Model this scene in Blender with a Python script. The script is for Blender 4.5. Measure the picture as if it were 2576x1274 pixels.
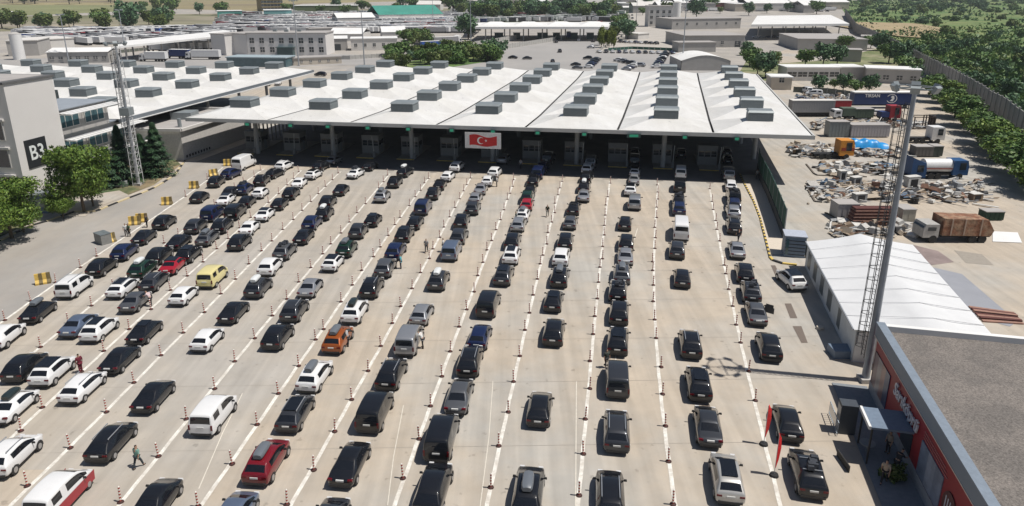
import bpy, bmesh, math, random
from mathutils import Vector, Matrix
import numpy as np
R = math.radians
random.seed(7)
sc = bpy.context.scene
for o in list(bpy.data.objects): bpy.data.objects.remove(o)
# ---------------------------------------------------------------- camera
F, PITCH, H, CX, CY = 1736., math.atan(538 / 1736.), 30.4, 1288., 500.   # wide lens, photograph cropped below its optical centre
cam = bpy.data.objects.new('camera', bpy.data.cameras.new('camera'))
sc.collection.objects.link(cam); sc.camera = cam
cam.location = (0, 0, H); cam.rotation_euler = (R(90) - PITCH, 0, 0)
cam.data.sensor_width = 36; cam.data.lens = 36 * F / 2576
cam.data.shift_y = (CY - 637) / 2576
cam.data.clip_start = 1; cam.data.clip_end = 9000
# ---------------------------------------------------------------- world, sun, exposure
SUN_EL, SUN_AZ = R(65), R(101)         # sun stands over +X, a little to the camera's side
w = bpy.data.worlds.new('World'); sc.world = w; w.use_nodes = True
nt = w.node_tree; sky = nt.nodes.new('ShaderNodeTexSky'); sky.sky_type = 'NISHITA'
sky.sun_disc = False; sky.sun_elevation = SUN_EL; sky.sun_rotation = SUN_AZ
sky.air_density = 1.0; sky.dust_density = 1.2
nt.links.new(sky.outputs[0], nt.nodes['Background'].inputs[0]); nt.nodes['Background'].inputs[1].default_value = .05
sl = bpy.data.lights.new('sun', 'SUN'); so = bpy.data.objects.new('sun', sl); sc.collection.objects.link(so)
sl.energy = 4.3; sl.angle = R(.5); sl.color = (1, .955, .89)
so.rotation_euler = Vector((math.cos(SUN_EL) * math.sin(SUN_AZ), math.cos(SUN_EL) * math.cos(SUN_AZ), math.sin(SUN_EL))).to_track_quat('Z', 'Y').to_euler()
sc.view_settings.view_transform = 'Standard'; sc.view_settings.look = 'None'
sc.view_settings.exposure = 0.12; sc.view_settings.gamma = 1
sc.render.resolution_x, sc.render.resolution_y = 1024, 506
# ---------------------------------------------------------------- helpers
def P(px, py, z=0.):
    """survey point of the photograph -> world point at height z"""
    dx = (px - CX) / F; dy = -(py - CY) / F
    Y = math.cos(PITCH) + dy * math.sin(PITCH); Z = -math.sin(PITCH) + dy * math.cos(PITCH)
    t = (z - H) / Z
    return Vector((dx * t, Y * t, z))
COL = sc.collection
def link(o, parent=None):
    COL.objects.link(o)
    if parent is not None: o.parent = parent
    return o
def tag(o, label=None, cat=None, group=None, kind=None):
    if label: o['label'] = label
    if cat: o['category'] = cat
    if group: o['group'] = group
    if kind: o['kind'] = kind
    return o
def empty(name, loc=(0, 0, 0), rz=0., sc_=1.):
    o = bpy.data.objects.new(name, None); link(o); o.location = loc; o.rotation_euler = (0, 0, rz)
    o.empty_display_size = .5
    if sc_ != 1.: o.scale = (sc_,) * 3 if not isinstance(sc_, tuple) else sc_
    return o
def copy_tree(o, parent=None):
    c = o.copy(); COL.objects.link(c)
    if parent is not None: c.parent = parent
    for ch in [x for x in o.children]: copy_tree(ch, c)
    return c
_m = {}
def mat(name, col, rough=.6, metal=0., var=.12, vs=3., bump=0., bs=20., coat=0., spec=.5, emit=0., stretch=None, streak=0., vs2=.1, col2=None):
    if name in _m: return _m[name]
    m = bpy.data.materials.new(name); m.use_nodes = True; nt = m.node_tree; b = nt.nodes['Principled BSDF']
    b.inputs['Roughness'].default_value = rough; b.inputs['Metallic'].default_value = metal
    b.inputs['Coat Weight'].default_value = coat; b.inputs['Specular IOR Level'].default_value = spec
    b.inputs['Coat Roughness'].default_value = .05
    c = tuple(col) + (1,)
    tc = nt.nodes.new('ShaderNodeTexCoord'); mp = nt.nodes.new('ShaderNodeMapping')
    nt.links.new(tc.outputs['Object'], mp.inputs[0])
    if stretch: mp.inputs['Scale'].default_value = stretch
    def noise(s, d=5.):
        n = nt.nodes.new('ShaderNodeTexNoise'); n.inputs['Scale'].default_value = s; n.inputs['Detail'].default_value = d
        n.inputs['Roughness'].default_value = .65
        nt.links.new(mp.outputs[0], n.inputs[0]); return n
    last = None
    if var > 0:
        n = noise(vs); r = nt.nodes.new('ShaderNodeMapRange'); r.inputs[1].default_value = .3; r.inputs[2].default_value = .7
        r.inputs[3].default_value = 1 - var; r.inputs[4].default_value = 1 + var
        nt.links.new(n.outputs[0], r.inputs[0])
        mx = nt.nodes.new('ShaderNodeMix'); mx.data_type = 'RGBA'; mx.blend_type = 'MULTIPLY'; mx.inputs[0].default_value = 1
        mx.inputs[6].default_value = c; nt.links.new(r.outputs[0], mx.inputs[7])
        if col2:
            n2 = noise(vs2, 6); r2 = nt.nodes.new('ShaderNodeMapRange'); r2.inputs[1].default_value = .42; r2.inputs[2].default_value = .6
            nt.links.new(n2.outputs[0], r2.inputs[0])
            m2 = nt.nodes.new('ShaderNodeMix'); m2.data_type = 'RGBA'; nt.links.new(r2.outputs[0], m2.inputs[0])
            m2.inputs[6].default_value = c; m2.inputs[7].default_value = tuple(col2) + (1,)
            nt.links.new(m2.outputs[2], mx.inputs[6])
        if streak:      # tyre tracks and oil drips worn in along the lanes
            mp3 = nt.nodes.new('ShaderNodeMapping'); mp3.inputs['Scale'].default_value = (1.1, .035, 1); mp3.inputs['Rotation'].default_value = (0, 0, R(9)); nt.links.new(tc.outputs['Object'], mp3.inputs[0])
            n3 = nt.nodes.new('ShaderNodeTexNoise'); n3.inputs['Scale'].default_value = 1.; n3.inputs['Detail'].default_value = 6.; nt.links.new(mp3.outputs[0], n3.inputs[0])
            n4 = nt.nodes.new('ShaderNodeTexNoise'); n4.inputs['Scale'].default_value = 1.3; n4.inputs['Detail'].default_value = 3.; nt.links.new(tc.outputs['Object'], n4.inputs[0])
            r3 = nt.nodes.new('ShaderNodeMapRange'); r3.inputs[1].default_value = .35; r3.inputs[2].default_value = .65; r3.inputs[3].default_value = 1 - streak; r3.inputs[4].default_value = 1 + streak; nt.links.new(n3.outputs[0], r3.inputs[0])
            r4 = nt.nodes.new('ShaderNodeMapRange'); r4.inputs[1].default_value = .66; r4.inputs[2].default_value = .74; r4.inputs[3].default_value = 1; r4.inputs[4].default_value = .74; nt.links.new(n4.outputs[0], r4.inputs[0])
            mm = nt.nodes.new('ShaderNodeMath'); mm.operation = 'MULTIPLY'; nt.links.new(r3.outputs[0], mm.inputs[0]); nt.links.new(r4.outputs[0], mm.inputs[1])
            m5 = nt.nodes.new('ShaderNodeMix'); m5.data_type = 'RGBA'; m5.blend_type = 'MULTIPLY'; m5.inputs[0].default_value = 1; nt.links.new(mx.outputs[2], m5.inputs[6]); nt.links.new(mm.outputs[0], m5.inputs[7]); mx = m5
        nt.links.new(mx.outputs[2], b.inputs['Base Color'])
    else: b.inputs['Base Color'].default_value = c
    if bump:
        n = noise(bs, 4); bp = nt.nodes.new('ShaderNodeBump'); bp.inputs['Strength'].default_value = bump; bp.inputs['Distance'].default_value = .05
        nt.links.new(n.outputs[0], bp.inputs['Height']); nt.links.new(bp.outputs[0], b.inputs['Normal'])
    if emit: b.inputs['Emission Color'].default_value = c; b.inputs['Emission Strength'].default_value = emit
    _m[name] = m; return m
def leafmat(name, c1, c2, c3=None):
    if name in _m: return _m[name]
    m = bpy.data.materials.new(name); m.use_nodes = True; nt = m.node_tree; b = nt.nodes['Principled BSDF']
    b.inputs['Roughness'].default_value = .55; b.inputs['Specular IOR Level'].default_value = .3
    g = nt.nodes.new('ShaderNodeNewGeometry'); cr = nt.nodes.new('ShaderNodeValToRGB')
    cr.color_ramp.elements[0].color = tuple(c1) + (1,); cr.color_ramp.elements[1].color = tuple(c2) + (1,)
    if c3: e = cr.color_ramp.elements.new(.5); e.color = tuple(c3) + (1,)
    nt.links.new(g.outputs['Random Per Island'], cr.inputs[0]); nt.links.new(cr.outputs[0], b.inputs['Base Color'])
    b.inputs['Subsurface Weight'].default_value = 0
    _m[name] = m; return m
class MB:
    def __init__(s): s.v = []; s.f = []; s.m = []
    def face(s, pts, mi=0):
        n = len(s.v); s.v += [tuple(p) for p in pts]; s.f.append(tuple(range(n, n + len(pts)))); s.m.append(mi)
    def prism(s, base, top, mi=0, cap=True):
        """two loops (same length) joined by quads"""
        n = len(s.v); k = len(base); s.v += [tuple(p) for p in base] + [tuple(p) for p in top]
        for i in range(k):
            j = (i + 1) % k; s.f.append((n + i, n + j, n + k + j, n + k + i)); s.m.append(mi)
        if cap:
            s.f.append(tuple(n + i for i in reversed(range(k)))); s.m.append(mi)
            s.f.append(tuple(n + k + i for i in range(k))); s.m.append(mi)
    def box(s, x0, x1, y0, y1, z0, z1, mi=0, rot=None, taper=1.):
        cx, cy = (x0 + x1) / 2, (y0 + y1) / 2
        b = [(x0, y0), (x1, y0), (x1, y1), (x0, y1)]
        t = [((x - cx) * taper + cx, (y - cy) * taper + cy) for x, y in b]
        B = [Vector((x, y, z0)) for x, y in b]; T = [Vector((x, y, z1)) for x, y in t]
        if rot is not None: B = [rot @ p for p in B]; T = [rot @ p for p in T]
        s.prism(B, T, mi)
    def poly(s, pts, z0, z1, mi=0):
        s.prism([(p[0], p[1], z0) for p in pts], [(p[0], p[1], z1) for p in pts], mi)
    def tube(s, a, b, r0, r1=None, n=8, mi=0):
        a = Vector(a); b = Vector(b); r1 = r0 if r1 is None else r1
        d = (b - a).normalized(); u = d.orthogonal().normalized(); v = d.cross(u)
        c = [(math.cos(2 * math.pi * i / n), math.sin(2 * math.pi * i / n)) for i in range(n)]
        s.prism([a + u * x * r0 + v * y * r0 for x, y in c], [b + u * x * r1 + v * y * r1 for x, y in c], mi)
    def bar(s, a, b, w, h, mi=0):
        """rectangular bar from a to b: width w (horizontal), height h (up)"""
        a = Vector(a); b = Vector(b); d = (b - a).normalized(); sd = d.cross(Vector((0, 0, 1)))
        if sd.length < 1e-3: sd = Vector((1, 0, 0))
        sd.normalize(); up = sd.cross(d)
        o = [sd * (-w / 2) + up * (-h / 2), sd * (w / 2) + up * (-h / 2), sd * (w / 2) + up * (h / 2), sd * (-w / 2) + up * (h / 2)]
        s.prism([a + q for q in o], [b + q for q in o], mi)
    def mesh(s, name, mats, smooth=0):
        me = bpy.data.meshes.new(name); me.from_pydata(s.v, [], s.f)
        for m in (mats if isinstance(mats, (list, tuple)) else [mats]): me.materials.append(m)
        me.polygons.foreach_set('material_index', s.m)
        bm = bmesh.new(); bm.from_mesh(me)
        if smooth:
            bmesh.ops.remove_doubles(bm, verts=bm.verts, dist=.0008)
        bmesh.ops.recalc_face_normals(bm, faces=bm.faces)
        if smooth:
            for f in bm.faces: f.smooth = True
            for e in bm.edges:
                if len(e.link_faces) == 2 and e.calc_face_angle(0) > R(smooth): e.smooth = False
        bm.to_mesh(me); bm.free(); me.update(); return me
    def build(s, name, mats, parent=None, smooth=0):
        return link(bpy.data.objects.new(name, s.mesh(name, mats, smooth)), parent)
def flat(name, pts, z, m, parent=None):
    b = MB(); b.face([(p[0], p[1], z) for p in pts]); return b.build(name, m, parent)
def textobj(txt, size, m, parent=None, name='lettering', ext=.02, M=None, shear=0.):
    cu = bpy.data.curves.new('t', 'FONT'); cu.body = txt; cu.size = size; cu.extrude = ext; cu.align_x = 'CENTER'; cu.align_y = 'CENTER'; cu.shear = shear
    cu.offset = size * .012
    t = bpy.data.objects.new('t', cu); COL.objects.link(t); bpy.context.view_layer.update()
    me = bpy.data.meshes.new_from_object(t.evaluated_get(bpy.context.evaluated_depsgraph_get()))
    bpy.data.objects.remove(t); me.materials.clear(); me.materials.append(m)
    if M is not None: me.transform(M)
    return link(bpy.data.objects.new(name, me), parent)
ORD = 'nearest second third fourth fifth sixth seventh eighth ninth tenth eleventh twelfth thirteenth fourteenth fifteenth sixteenth seventeenth eighteenth nineteenth twentieth'.split()
ORD += [t + x for t in ('twenty-', 'thirty-') for x in 'first second third fourth fifth sixth seventh eighth ninth tenth'.split()]
ORD[29], ORD[39] = 'thirtieth', 'fortieth'
NTH = ['leftmost'] + [x + ' from the left' for x in ORD[1:]]
# ---------------------------------------------------------------- materials
CONC = mat('concrete', (.425, .365, .293), .85, var=.09, vs=.35, bump=.15, bs=3., col2=(.385, .365, .33), vs2=.04, streak=.09)
ROAD = mat('worn_asphalt', (.34, .31, .275), .9, var=.12, vs=.22, col2=(.30, .29, .275), vs2=.06, bump=.1, bs=4, stretch=(1, .45, 1))
PLAZA = mat('grey_asphalt', (.34, .325, .31), .9, var=.08, vs=.12, col2=(.30, .29, .28), vs2=.03)
EARTH = mat('dusty_ground', (.37, .34, .30), .95, var=.15, vs=.1, col2=(.32, .30, .28), vs2=.02)
GRASS = mat('field_grass', (.06, .10, .03), .95, var=.35, vs=.12, col2=(.11, .12, .04), vs2=.02, bump=.6, bs=.6)
SCRUB = mat('scrub_ground', (.085, .155, .04), .95, var=.35, vs=.2, col2=(.17, .20, .07), vs2=.03, bump=.8, bs=.5)
PAINT = mat('road_paint', (.74, .72, .66), .6, var=.15, vs=4, col2=(.56, .52, .46), vs2=.9)
YEL = mat('kerb_yellow', (.62, .45, .12), .7, var=.15, vs=3); BLK = mat('kerb_black', (.03, .03, .03), .7)
MEMB = mat('white_membrane', (.66, .655, .64), .5, var=.05, vs=.35, col2=(.61, .60, .575), vs2=.12, streak=.02)
MEMBG = mat('fascia_white', (.52, .52, .50), .5, var=.05, vs=.6)
STEEL = mat('grey_steel', (.27, .30, .31), .45, metal=.3, var=.1, vs=1.2)
STEELD = mat('louvre_steel', (.17, .195, .205), .45, metal=.2, var=.15, vs=2., stretch=(1, 1, 6))
DARK = mat('dark_void', (.015, .015, .017), .8); BLACK = mat('black_rubber', (.02, .02, .02), .8)
WALLW = mat('white_wall', (.62, .60, .57), .8, var=.06, vs=.3); WALLG = mat('grey_wall', (.40, .385, .365), .85, var=.08, vs=.3)
WALLB = mat('beige_wall', (.50, .45, .38), .85, var=.1, vs=.3)
B3M = mat('office_render', (.68, .655, .63), .8, var=.04, vs=.15)
ROOFG = mat('grey_roof', (.36, .34, .325), .85, var=.1, vs=.2, stretch=(1, 4, 1)); ROOFW = mat('white_roof', (.74, .735, .72), .6, var=.08, vs=.15)
ROOFGR = mat('green_roof', (.05, .26, .20), .6, var=.15, vs=.1)
GLASS = mat('window_glass', (.02, .028, .035), .08, var=0, spec=.8); CGLASS = mat('car_glass', (.010, .012, .016), .06, var=0, spec=.6)
GLASSB = mat('blue_glass', (.06, .12, .14), .12, var=.2, vs=.5, spec=.8)
TRUNK = mat('bark', (.12, .09, .06), .9)
POLE = mat('galvanised_steel', (.42, .44, .47), .4, metal=.5, var=.1, vs=1.5)
PANELW = mat('precast_panel', (.30, .29, .275), .9, var=.25, vs=.5, stretch=(1, 1, .25))
GRAVEL = mat('roof_gravel', (.20, .178, .16), .95, var=.5, vs=9, bump=1., bs=14, col2=(.155, .14, .128), vs2=.35)
RED = mat('sign_red', (.27, .006, .016), .5, var=.06, vs=.5); FASC = mat('fascia_grey', (.17, .21, .26), .5, var=.04, vs=.5)
GREENF = mat('green_mesh', (.02, .085, .06), .8, var=.35, vs=.8)
SLAB = mat('slate_blue', (.14, .19, .26), .6, var=.1)
# ---------------------------------------------------------------- ground
def px(l, z=0.): return [P(a, b, z) for a, b in l]
g = flat('ground', [(-2500, -60), (2500, -60), (2500, 6000), (-2500, 6000)], -.03, EARTH); tag(g, kind='structure')
CONCYARD = px([(-700, 1500), (3400, 1500), (2700, 640), (2600, 480), (2335, 215), (2200, 120), (1990, 120), (1880, 165), (1250, 165), (760, 180), (300, 260), (-60, 330), (-400, 560)])
g = flat('pavement', CONCYARD, -.012, CONC); tag(g, kind='structure')
KL = [(-160, 690), (-60, 636), (0, 607), (37, 588), (82, 568), (117, 558), (152, 546), (187, 534), (240, 533), (252, 529), (270, 521), (295, 511), (325, 499), (355, 488), (387, 474), (410, 461), (440, 441), (465, 406)]
rd = KL + [(600, 404), (562, 424), (522, 452), (467, 494), (400, 538), (300, 605), (246, 638), (140, 711), (12, 806), (-160, 925)]
g = flat('road', px(rd), -.004, ROAD); tag(g, kind='structure')
pz = [(560, 420), (2100, 470), (2080, 300), (2010, 200), (1900, 160), (1690, 118), (1530, 118), (1560, 60), (1440, 70), (1400, 104), (1265, 120), (1190, 150), (1000, 168), (760, 190), (560, 300)]
pz2 = [(640, 300), (880, 172), (1000, 166), (1190, 152), (1265, 124), (1395, 104), (1440, 66), (1545, 62), (1500, 128), (1690, 130), (1760, 175), (1900, 180), (1900, 300)]
g = flat('plaza', px(pz2), -.004, PLAZA); tag(g, kind='structure')
g = flat('side_road', px([(-400, 330), (-60, 300), (640, 178), (790, 166), (1000, 160), (990, 140), (640, 132), (0, 150), (-400, 180)]), -.006, PLAZA); tag(g, kind='structure')
g = flat('access_road', px([(1600, 60), (1560, 4), (1595, 4), (1690, 60), (1700, 130), (1510, 124)]), .0, mat('pale_road', (.42, .39, .35), .9, var=.1, vs=.1)); tag(g, kind='structure')
g = flat('lawn', px([(-400, 560), (-160, 675), (0, 597), (82, 559), (190, 526), (240, 524), (325, 490), (387, 466), (455, 415), (440, 400), (300, 400), (-300, 450)]), .02, mat('lawn_green', (.06, .10, .035), .95, var=.4, vs=.5, col2=(.22, .17, .10), vs2=.15)); tag(g, kind='structure')
g = flat('verge', px([(215, 545), (240, 524), (325, 492), (300, 480), (170, 500), (100, 530), (60, 560), (82, 566), (150, 545)]), .03, CONC); tag(g, kind='structure')
# scrub terrain to the right of the boundary wall, with soft relief
def terrain(name, pts_fn, m, nx=60, ny=50, amp=2.):
    b = MB(); V = []
    from mathutils import noise as N
    for j in range(ny + 1):
        for i in range(nx + 1):
            x, y = pts_fn(i / nx, j / ny); e = min(1, 4 * (i / nx))
            V.append((x, y, .02 + e * amp * (N.noise(Vector((x / 60, y / 60, 0))) * .8 + .6 + .4 * N.noise(Vector((x / 15, y / 15, 3))))))
    b.v = V; b.f = [(j * (nx + 1) + i, j * (nx + 1) + i + 1, (j + 1) * (nx + 1) + i + 1, (j + 1) * (nx + 1) + i) for j in range(ny) for i in range(nx)]
    b.m = [0] * len(b.f); return b.build(name, m, smooth=60)
WB = px([(2700, 470), (2576, 370), (2520, 320), (2450, 268), (2407, 237), (2344, 198), (2292, 165), (2235, 128), (2150, 84), (2125, 40), (2110, 12), (2100, 2)])
def wl(t):
    f = t * (len(WB) - 1); i = min(int(f), len(WB) - 2); a = f - i; return WB[i].lerp(WB[i + 1], a)
def scrub_xy(u, v):
    p = wl(v); return p.x + 1.5 + u * (500 + p.y * .5), p.y + u * 40
tag(terrain('hillside', scrub_xy, SCRUB, amp=3.), kind='structure')
def fieldstrip(name, pts, m, z=.0): tag(flat(name, px(pts), z, m), kind='structure')
fieldstrip('field', [(-700, 24), (400, 22), (700, 30), (760, 10), (1000, 4), (1000, -4), (-700, -4)], mat('dry_field', (.28, .24, .12), .95, var=.2, vs=.02, col2=(.20, .16, .10), vs2=.006, stretch=(.3, 1, 1)), .0)
fieldstrip('field', [(-700, 42), (60, 40), (420, 24), (420, 14), (-700, 11)], mat('green_field', (.19, .20, .09), .95, var=.2, vs=.02, stretch=(.3, 1, 1)), .02)
fieldstrip('field', [(-700, 86), (0, 80), (600, 62), (1000, 36), (1200, 22), (1000, 20), (600, 34), (-700, 52)], mat('mixed_field', (.15, .15, .08), .95, var=.35, vs=.03, col2=(.30, .26, .20), vs2=.01, stretch=(.3, 1, 1)), .01)
fieldstrip('field', [(2090, 66), (2260, 95), (2330, 100), (2400, 78), (2300, 62), (2150, 58)], mat('bare_earth', (.33, .26, .15), .95, var=.2, vs=.05), .9)
CONCG = mat('grey_concrete', (.395, .352, .295), .85, var=.08, vs=.35, bump=.15, bs=3., col2=(.375, .35, .315), vs2=.05, streak=.09)
fieldstrip('verge', [(1170, 60), (1560, 50), (1600, 18), (1500, 10), (1400, 30), (1230, 34)], mat('estate_green', (.08, .13, .045), .95, var=.35, vs=.03, col2=(.16, .18, .08), vs2=.01), .02)
fieldstrip('verge', [(975, 176), (1120, 172), (1262, 150), (1255, 130), (1120, 140), (1000, 160)], mat('scrub_ground', (.08, .15, .04)), .03)
fieldstrip('verge', [(1860, 182), (1960, 215), (1990, 176), (2110, 182), (2250, 190), (2275, 140), (2225, 118), (2100, 150), (1960, 160), (1880, 150)], mat('yard_grass', (.13, .16, .06), .95, var=.3, vs=.2, col2=(.26, .24, .15), vs2=.05), .03)
# concrete joints across the queueing yard
b = MB()
for k in range(13):
    y = 34 + k * 7.5 + random.uniform(-.5, .5); x0 = -60 if y > 60 else -45
    b.face([(x0, y + .04 * x0, 0), (30, y, 0), (30, y + .035, 0), (x0, y + .035 + .04 * x0, 0)])
tag(b.build('pavement_joint', mat('joint_dark', (.33, .30, .26), .9)), kind='structure')
# ---------------------------------------------------------------- lane separators: surveyed post feet
SEP = [
 [(12.5,806.5),(77.5,757.8),(140,711.5),(202.5,673.5),(243,645),(400,538),(467,494.5),(522,452),(556,425.6)],
 [(-20,972),(102,874),(172,814),(230,770),(286,726),(340,678),(412.6,612),(448.4,593.5),(540.3,519.3),(590.9,476),(613,461.3),(640,445),(655.7,429)],
 [(14,1108),(52.6,1085),(106.6,1026),(205,936),(261,884),(325,829),(380,779),(429,731),(471,695),(510.7,659.8),(545.3,626.8),(574.3,600.9),(602.9,573.5),(631,548),(675.4,509.8),(701,488),(722.5,465.7),(738.7,449.6),(751.5,433)],
 [(69,1223),(177,1127.7),(268,1037.5),(337,963.5),(405,895),(461,838),(514.5,786.5),(555.5,740),(592.5,703),(626,664.5),(657.8,632),(684,607),(711.5,578),(737.8,553),(760,530),(782,507.5),(801,488),(819,469.5),(836.5,453),(851,435.8)],
 [(303.4,1264),(398.7,1149),(469,1055),(540.4,979),(590.5,910),(641,852),(685,795),(721.5,753),(751.5,710),(782,674),(812,639.5),(832,614.5),(857.8,587),(879,559.5),(898.5,536),(919.7,513.4),(952.8,473.3),(965,458),(975,441.4)],
 [(498,1275),(584,1168),(647,1069),(700.4,991),(751.5,921.5),(794,855.3),(814,829),(857.8,760),(886.5,717.8),(909.8,681),(939.5,646.5),(956.5,622),(976.5,593),(993.5,566),(1006.5,547.8),(1029.8,518),(1045,495.8),(1057.8,479.6),(1067.8,460.8),(1077.8,449.6)],
 [(721.7,1270.6),(789.4,1183),(842,1086.3),(884.7,1006),(925.8,934),(957.8,871.5),(987,814),(1007.8,771.5),(1036.5,726.5),(1057.8,686.5),(1080,651),(1089,627),(1106.5,597.8),(1117,572),(1131.5,546.5),(1144.8,523),(1156.5,501),(1166.5,481),(1174.5,465.5),(1184,448.6)],
 [(1013.8,1204),(1054,1105),(1082.8,1022.4),(1111.5,947.8),(1132.8,885),(1155,822.8),(1174,779.5),(1192.8,734.8),(1202,694),(1215,660.8),(1225,629.5),(1237,606),(1247.8,578.5),(1259,553.5),(1267.8,528.5),(1276.5,502),(1283,487),(1290,469.5),(1291.8,452.6)],
 [(1234.5,1226.8),(1254.6,1122.7),(1278.4,1037.5),(1291.8,961),(1307.5,896.5),(1320.5,831),(1331.8,787.8),(1341,742.8),(1351.8,702.8),(1359,664.5),(1365.5,642.8),(1375.5,614.5),(1378.5,585.5),(1388,559.5),(1395.5,535.8),(1396,512),(1404,490.8),(1408.8,473.5),(1414,457)],
 [(1456.5,1247),(1467.3,1142.8),(1472.3,1055),(1483.6,978.5),(1483.8,909),(1491.8,841.5),(1496,796.5),(1502.5,752),(1505.5,710.8),(1509,673),(1515.5,651.5),(1516,620.8),(1520,592),(1520,567.8),(1522.5,542),(1523.8,516.5),(1529,495.8),(1535,461.5)],
 [(1693,1269.4),(1681.7,1161.6),(1674,1072.6),(1666.6,992.3),(1663,924),(1650.5,851.5),(1646.8,805),(1643,759),(1643.5,718),(1641.8,681),(1641.8,659),(1647.5,625.8),(1648.8,598.8),(1647,572.8),(1651.8,548),(1651.8,522),(1655,501.5),(1655,483.8),(1653,466)],
 [(1899.8,1008.6),(1883,935),(1863,862.8),(1851.8,817.8),(1843,770.8),(1833,728.5),(1826,689.5),(1821.8,668),(1810.5,607),(1803.5,578),(1800.5,555.8),(1794,528),(1791,507.5),(1785.5,475.8)],
]
FIT = []
for s in SEP:
    w3 = [P(a, b) for a, b in s]
    if s is SEP[-1]: w3 += [P(1917, 1095), P(1947, 1196), P(1958, 1262)]
    ys = np.array([p.y for p in w3]); xs = np.array([p.x for p in w3])
    FIT.append((np.polyfit((ys - 80) / 50, xs, 3), ys.min(), ys.max()))
def sx(k, y): c, a, b = FIT[k]; return float(np.polyval(c, (min(max(y, a - 12), b + 6) - 80) / 50))
from_right = lambda k: ['rightmost', 'second', 'third', 'fourth', 'fifth', 'sixth'][11 - k] if k > 5 else ['leftmost', 'second', 'third', 'fourth', 'fifth', 'sixth'][k]
side = lambda k: 'right' if k > 5 else 'left'
def linename(k):
    n = from_right(k); return f'{n} painted line' if 'most' in n else f'{n} painted line from the {side(k)}'
for k in range(12):
    c, a, bb = FIT[k]; b = MB(); y0 = max(a - 12, 27.); y1 = bb + 1; n = 60; wd = .135
    L = []
    for i in range(n + 1):
        y = y0 + (y1 - y0) * i / n; x = float(np.polyval(c, (y - 80) / 50)) + .02 * math.sin(i * 1.7); L.append((x, y))
    for i in range(n):
        (xa, ya), (xb, yb) = L[i], L[i + 1]; b.face([(xa - wd, ya, 0), (xa + wd, ya, 0), (xb + wd, yb, 0), (xb - wd, yb, 0)])
    o = b.build('lane_line', PAINT); o.location.z = .004; tag(o, kind='structure')
def lanepanel(k0, k1, y0, y1, m=None, f0=0., f1=1.):
    n = 24; b = MB(); X = lambda y, f: sx(k0, y) * (1 - f) + sx(k1, y) * f
    for i in range(n):
        a, c = y0 + (y1 - y0) * i / n, y0 + (y1 - y0) * (i + 1) / n; b.face([(X(a, f0), a, 0), (X(a, f1), a, 0), (X(c, f1), c, 0), (X(c, f0), c, 0)])
    o = b.build('lane_surface', m or CONCG); o.location.z = -.008; tag(o, kind='structure')
lanepanel(0, 3, 38, 115); lanepanel(3, 5, 34, 115);
# faint guide lines
b = MB()
def strip(pts, wd=.05):
    q = px(pts)
    for i in range(len(q) - 1):
        a, c = q[i], q[i + 1]; d = (c - a).normalized(); n = Vector((-d.y, d.x, 0)) * wd; b.face([a - n, a + n, c + n, c - n])
strip([(1549, 920), (1549, 800), (1555, 740), (1590, 620), (1604, 575)]); strip([(1208, 1274), (1230, 1100), (1240, 960)], .03); strip([(975, 1272), (990, 1150), (1015, 1020)], .03); strip([(500, 1230), (560, 1090), (610, 990)], .035)
strip([(1448, 1274), (1450, 960)], .035)
o = b.build('guide_line', mat('faded_paint', (.62, .58, .5), .7)); o.location.z = .003; tag(o, kind='structure')
# posts
SRED = mat('post_dark_red', (.34, .045, .025), .6); SWH = mat('post_white', (.75, .72, .66), .6)
def make_post():
    r = empty('lane_post'); b = MB()
    for i in range(9):
        z0 = .07 + i * .11; b.tube((0, 0, z0), (0, 0, z0 + .11), .06, .06, 8, 0 if i % 2 == 0 else 1)
    b.tube((0, 0, 1.06), (0, 0, 1.12), .06, .03, 8, 1); b.build('pole', [SRED, SWH], r)
    b = MB(); b.tube((0, 0, .004), (0, 0, .05), .21, .19, 12); b.tube((0, 0, .05), (0, 0, .085), .14, .07, 12); b.build('base', mat('post_base', (.05, .018, .015), .7), r); return r
post0 = make_post(); first = True
for k in range(12):
    for i, (a, c) in enumerate(SEP[k]):
        if (k, a) in ((0, 400), (0, 556), (2, 14)): continue
        p = P(a, c); o = post0 if first else copy_tree(post0); first = False
        o.location = (p.x, p.y, .004); o.rotation_euler = (R(random.uniform(-3, 3)), R(random.uniform(-3, 3)), random.uniform(0, 6))
        tag(o, f'striped lane post, {ORD[i]} up the {linename(k)}' if i else f'striped lane post, nearest on the {linename(k)}', 'bollard', 'striped posts along the lane lines')
# ---------------------------------------------------------------- vehicles
TYRE = mat('tyre', (.02, .02, .02), .8, var=.1); RIM = mat('alloy', (.45, .45, .46), .35, metal=.7, var=0)
TAIL = mat('tail_lamp', (.11, .004, .008), .2, var=0); LAMP = mat('head_lamp', (.6, .6, .6), .1, var=0); TRIM = mat('black_trim', (.025, .025, .027), .6, var=0)
PLATE = mat('number_plate', (.62, .62, .6), .5, var=0); BOXG = mat('roofbox_grey', (.13, .145, .165), .35, var=.03)
CARCOL = {
 'black': (.010, .011, .014), 'navy': (.010, .018, .060), 'dark grey': (.045, .048, .055), 'grey': (.12, .125, .135), 'silver': (.34, .35, .37), 'white': (.72, .72, .72),
 'champagne': (.46, .45, .43), 'maroon': (.16, .008, .015), 'red': (.32, .012, .025), 'orange': (.30, .075, .014), 'cream yellow': (.68, .60, .28), 'dark green': (.008, .03, .02), 'blue-grey': (.14, .18, .26)}
def paint(c):
    metal = {'silver': .55, 'grey': .5, 'champagne': .4, 'blue-grey': .45, 'dark grey': .4, 'orange': .2}.get(c, 0.)
    return mat('paint_' + c.replace(' ', '_').replace('-', '_'), CARCOL[c], .35, metal=metal, var=.03, vs=1.5, coat=1., spec=.15)
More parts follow.
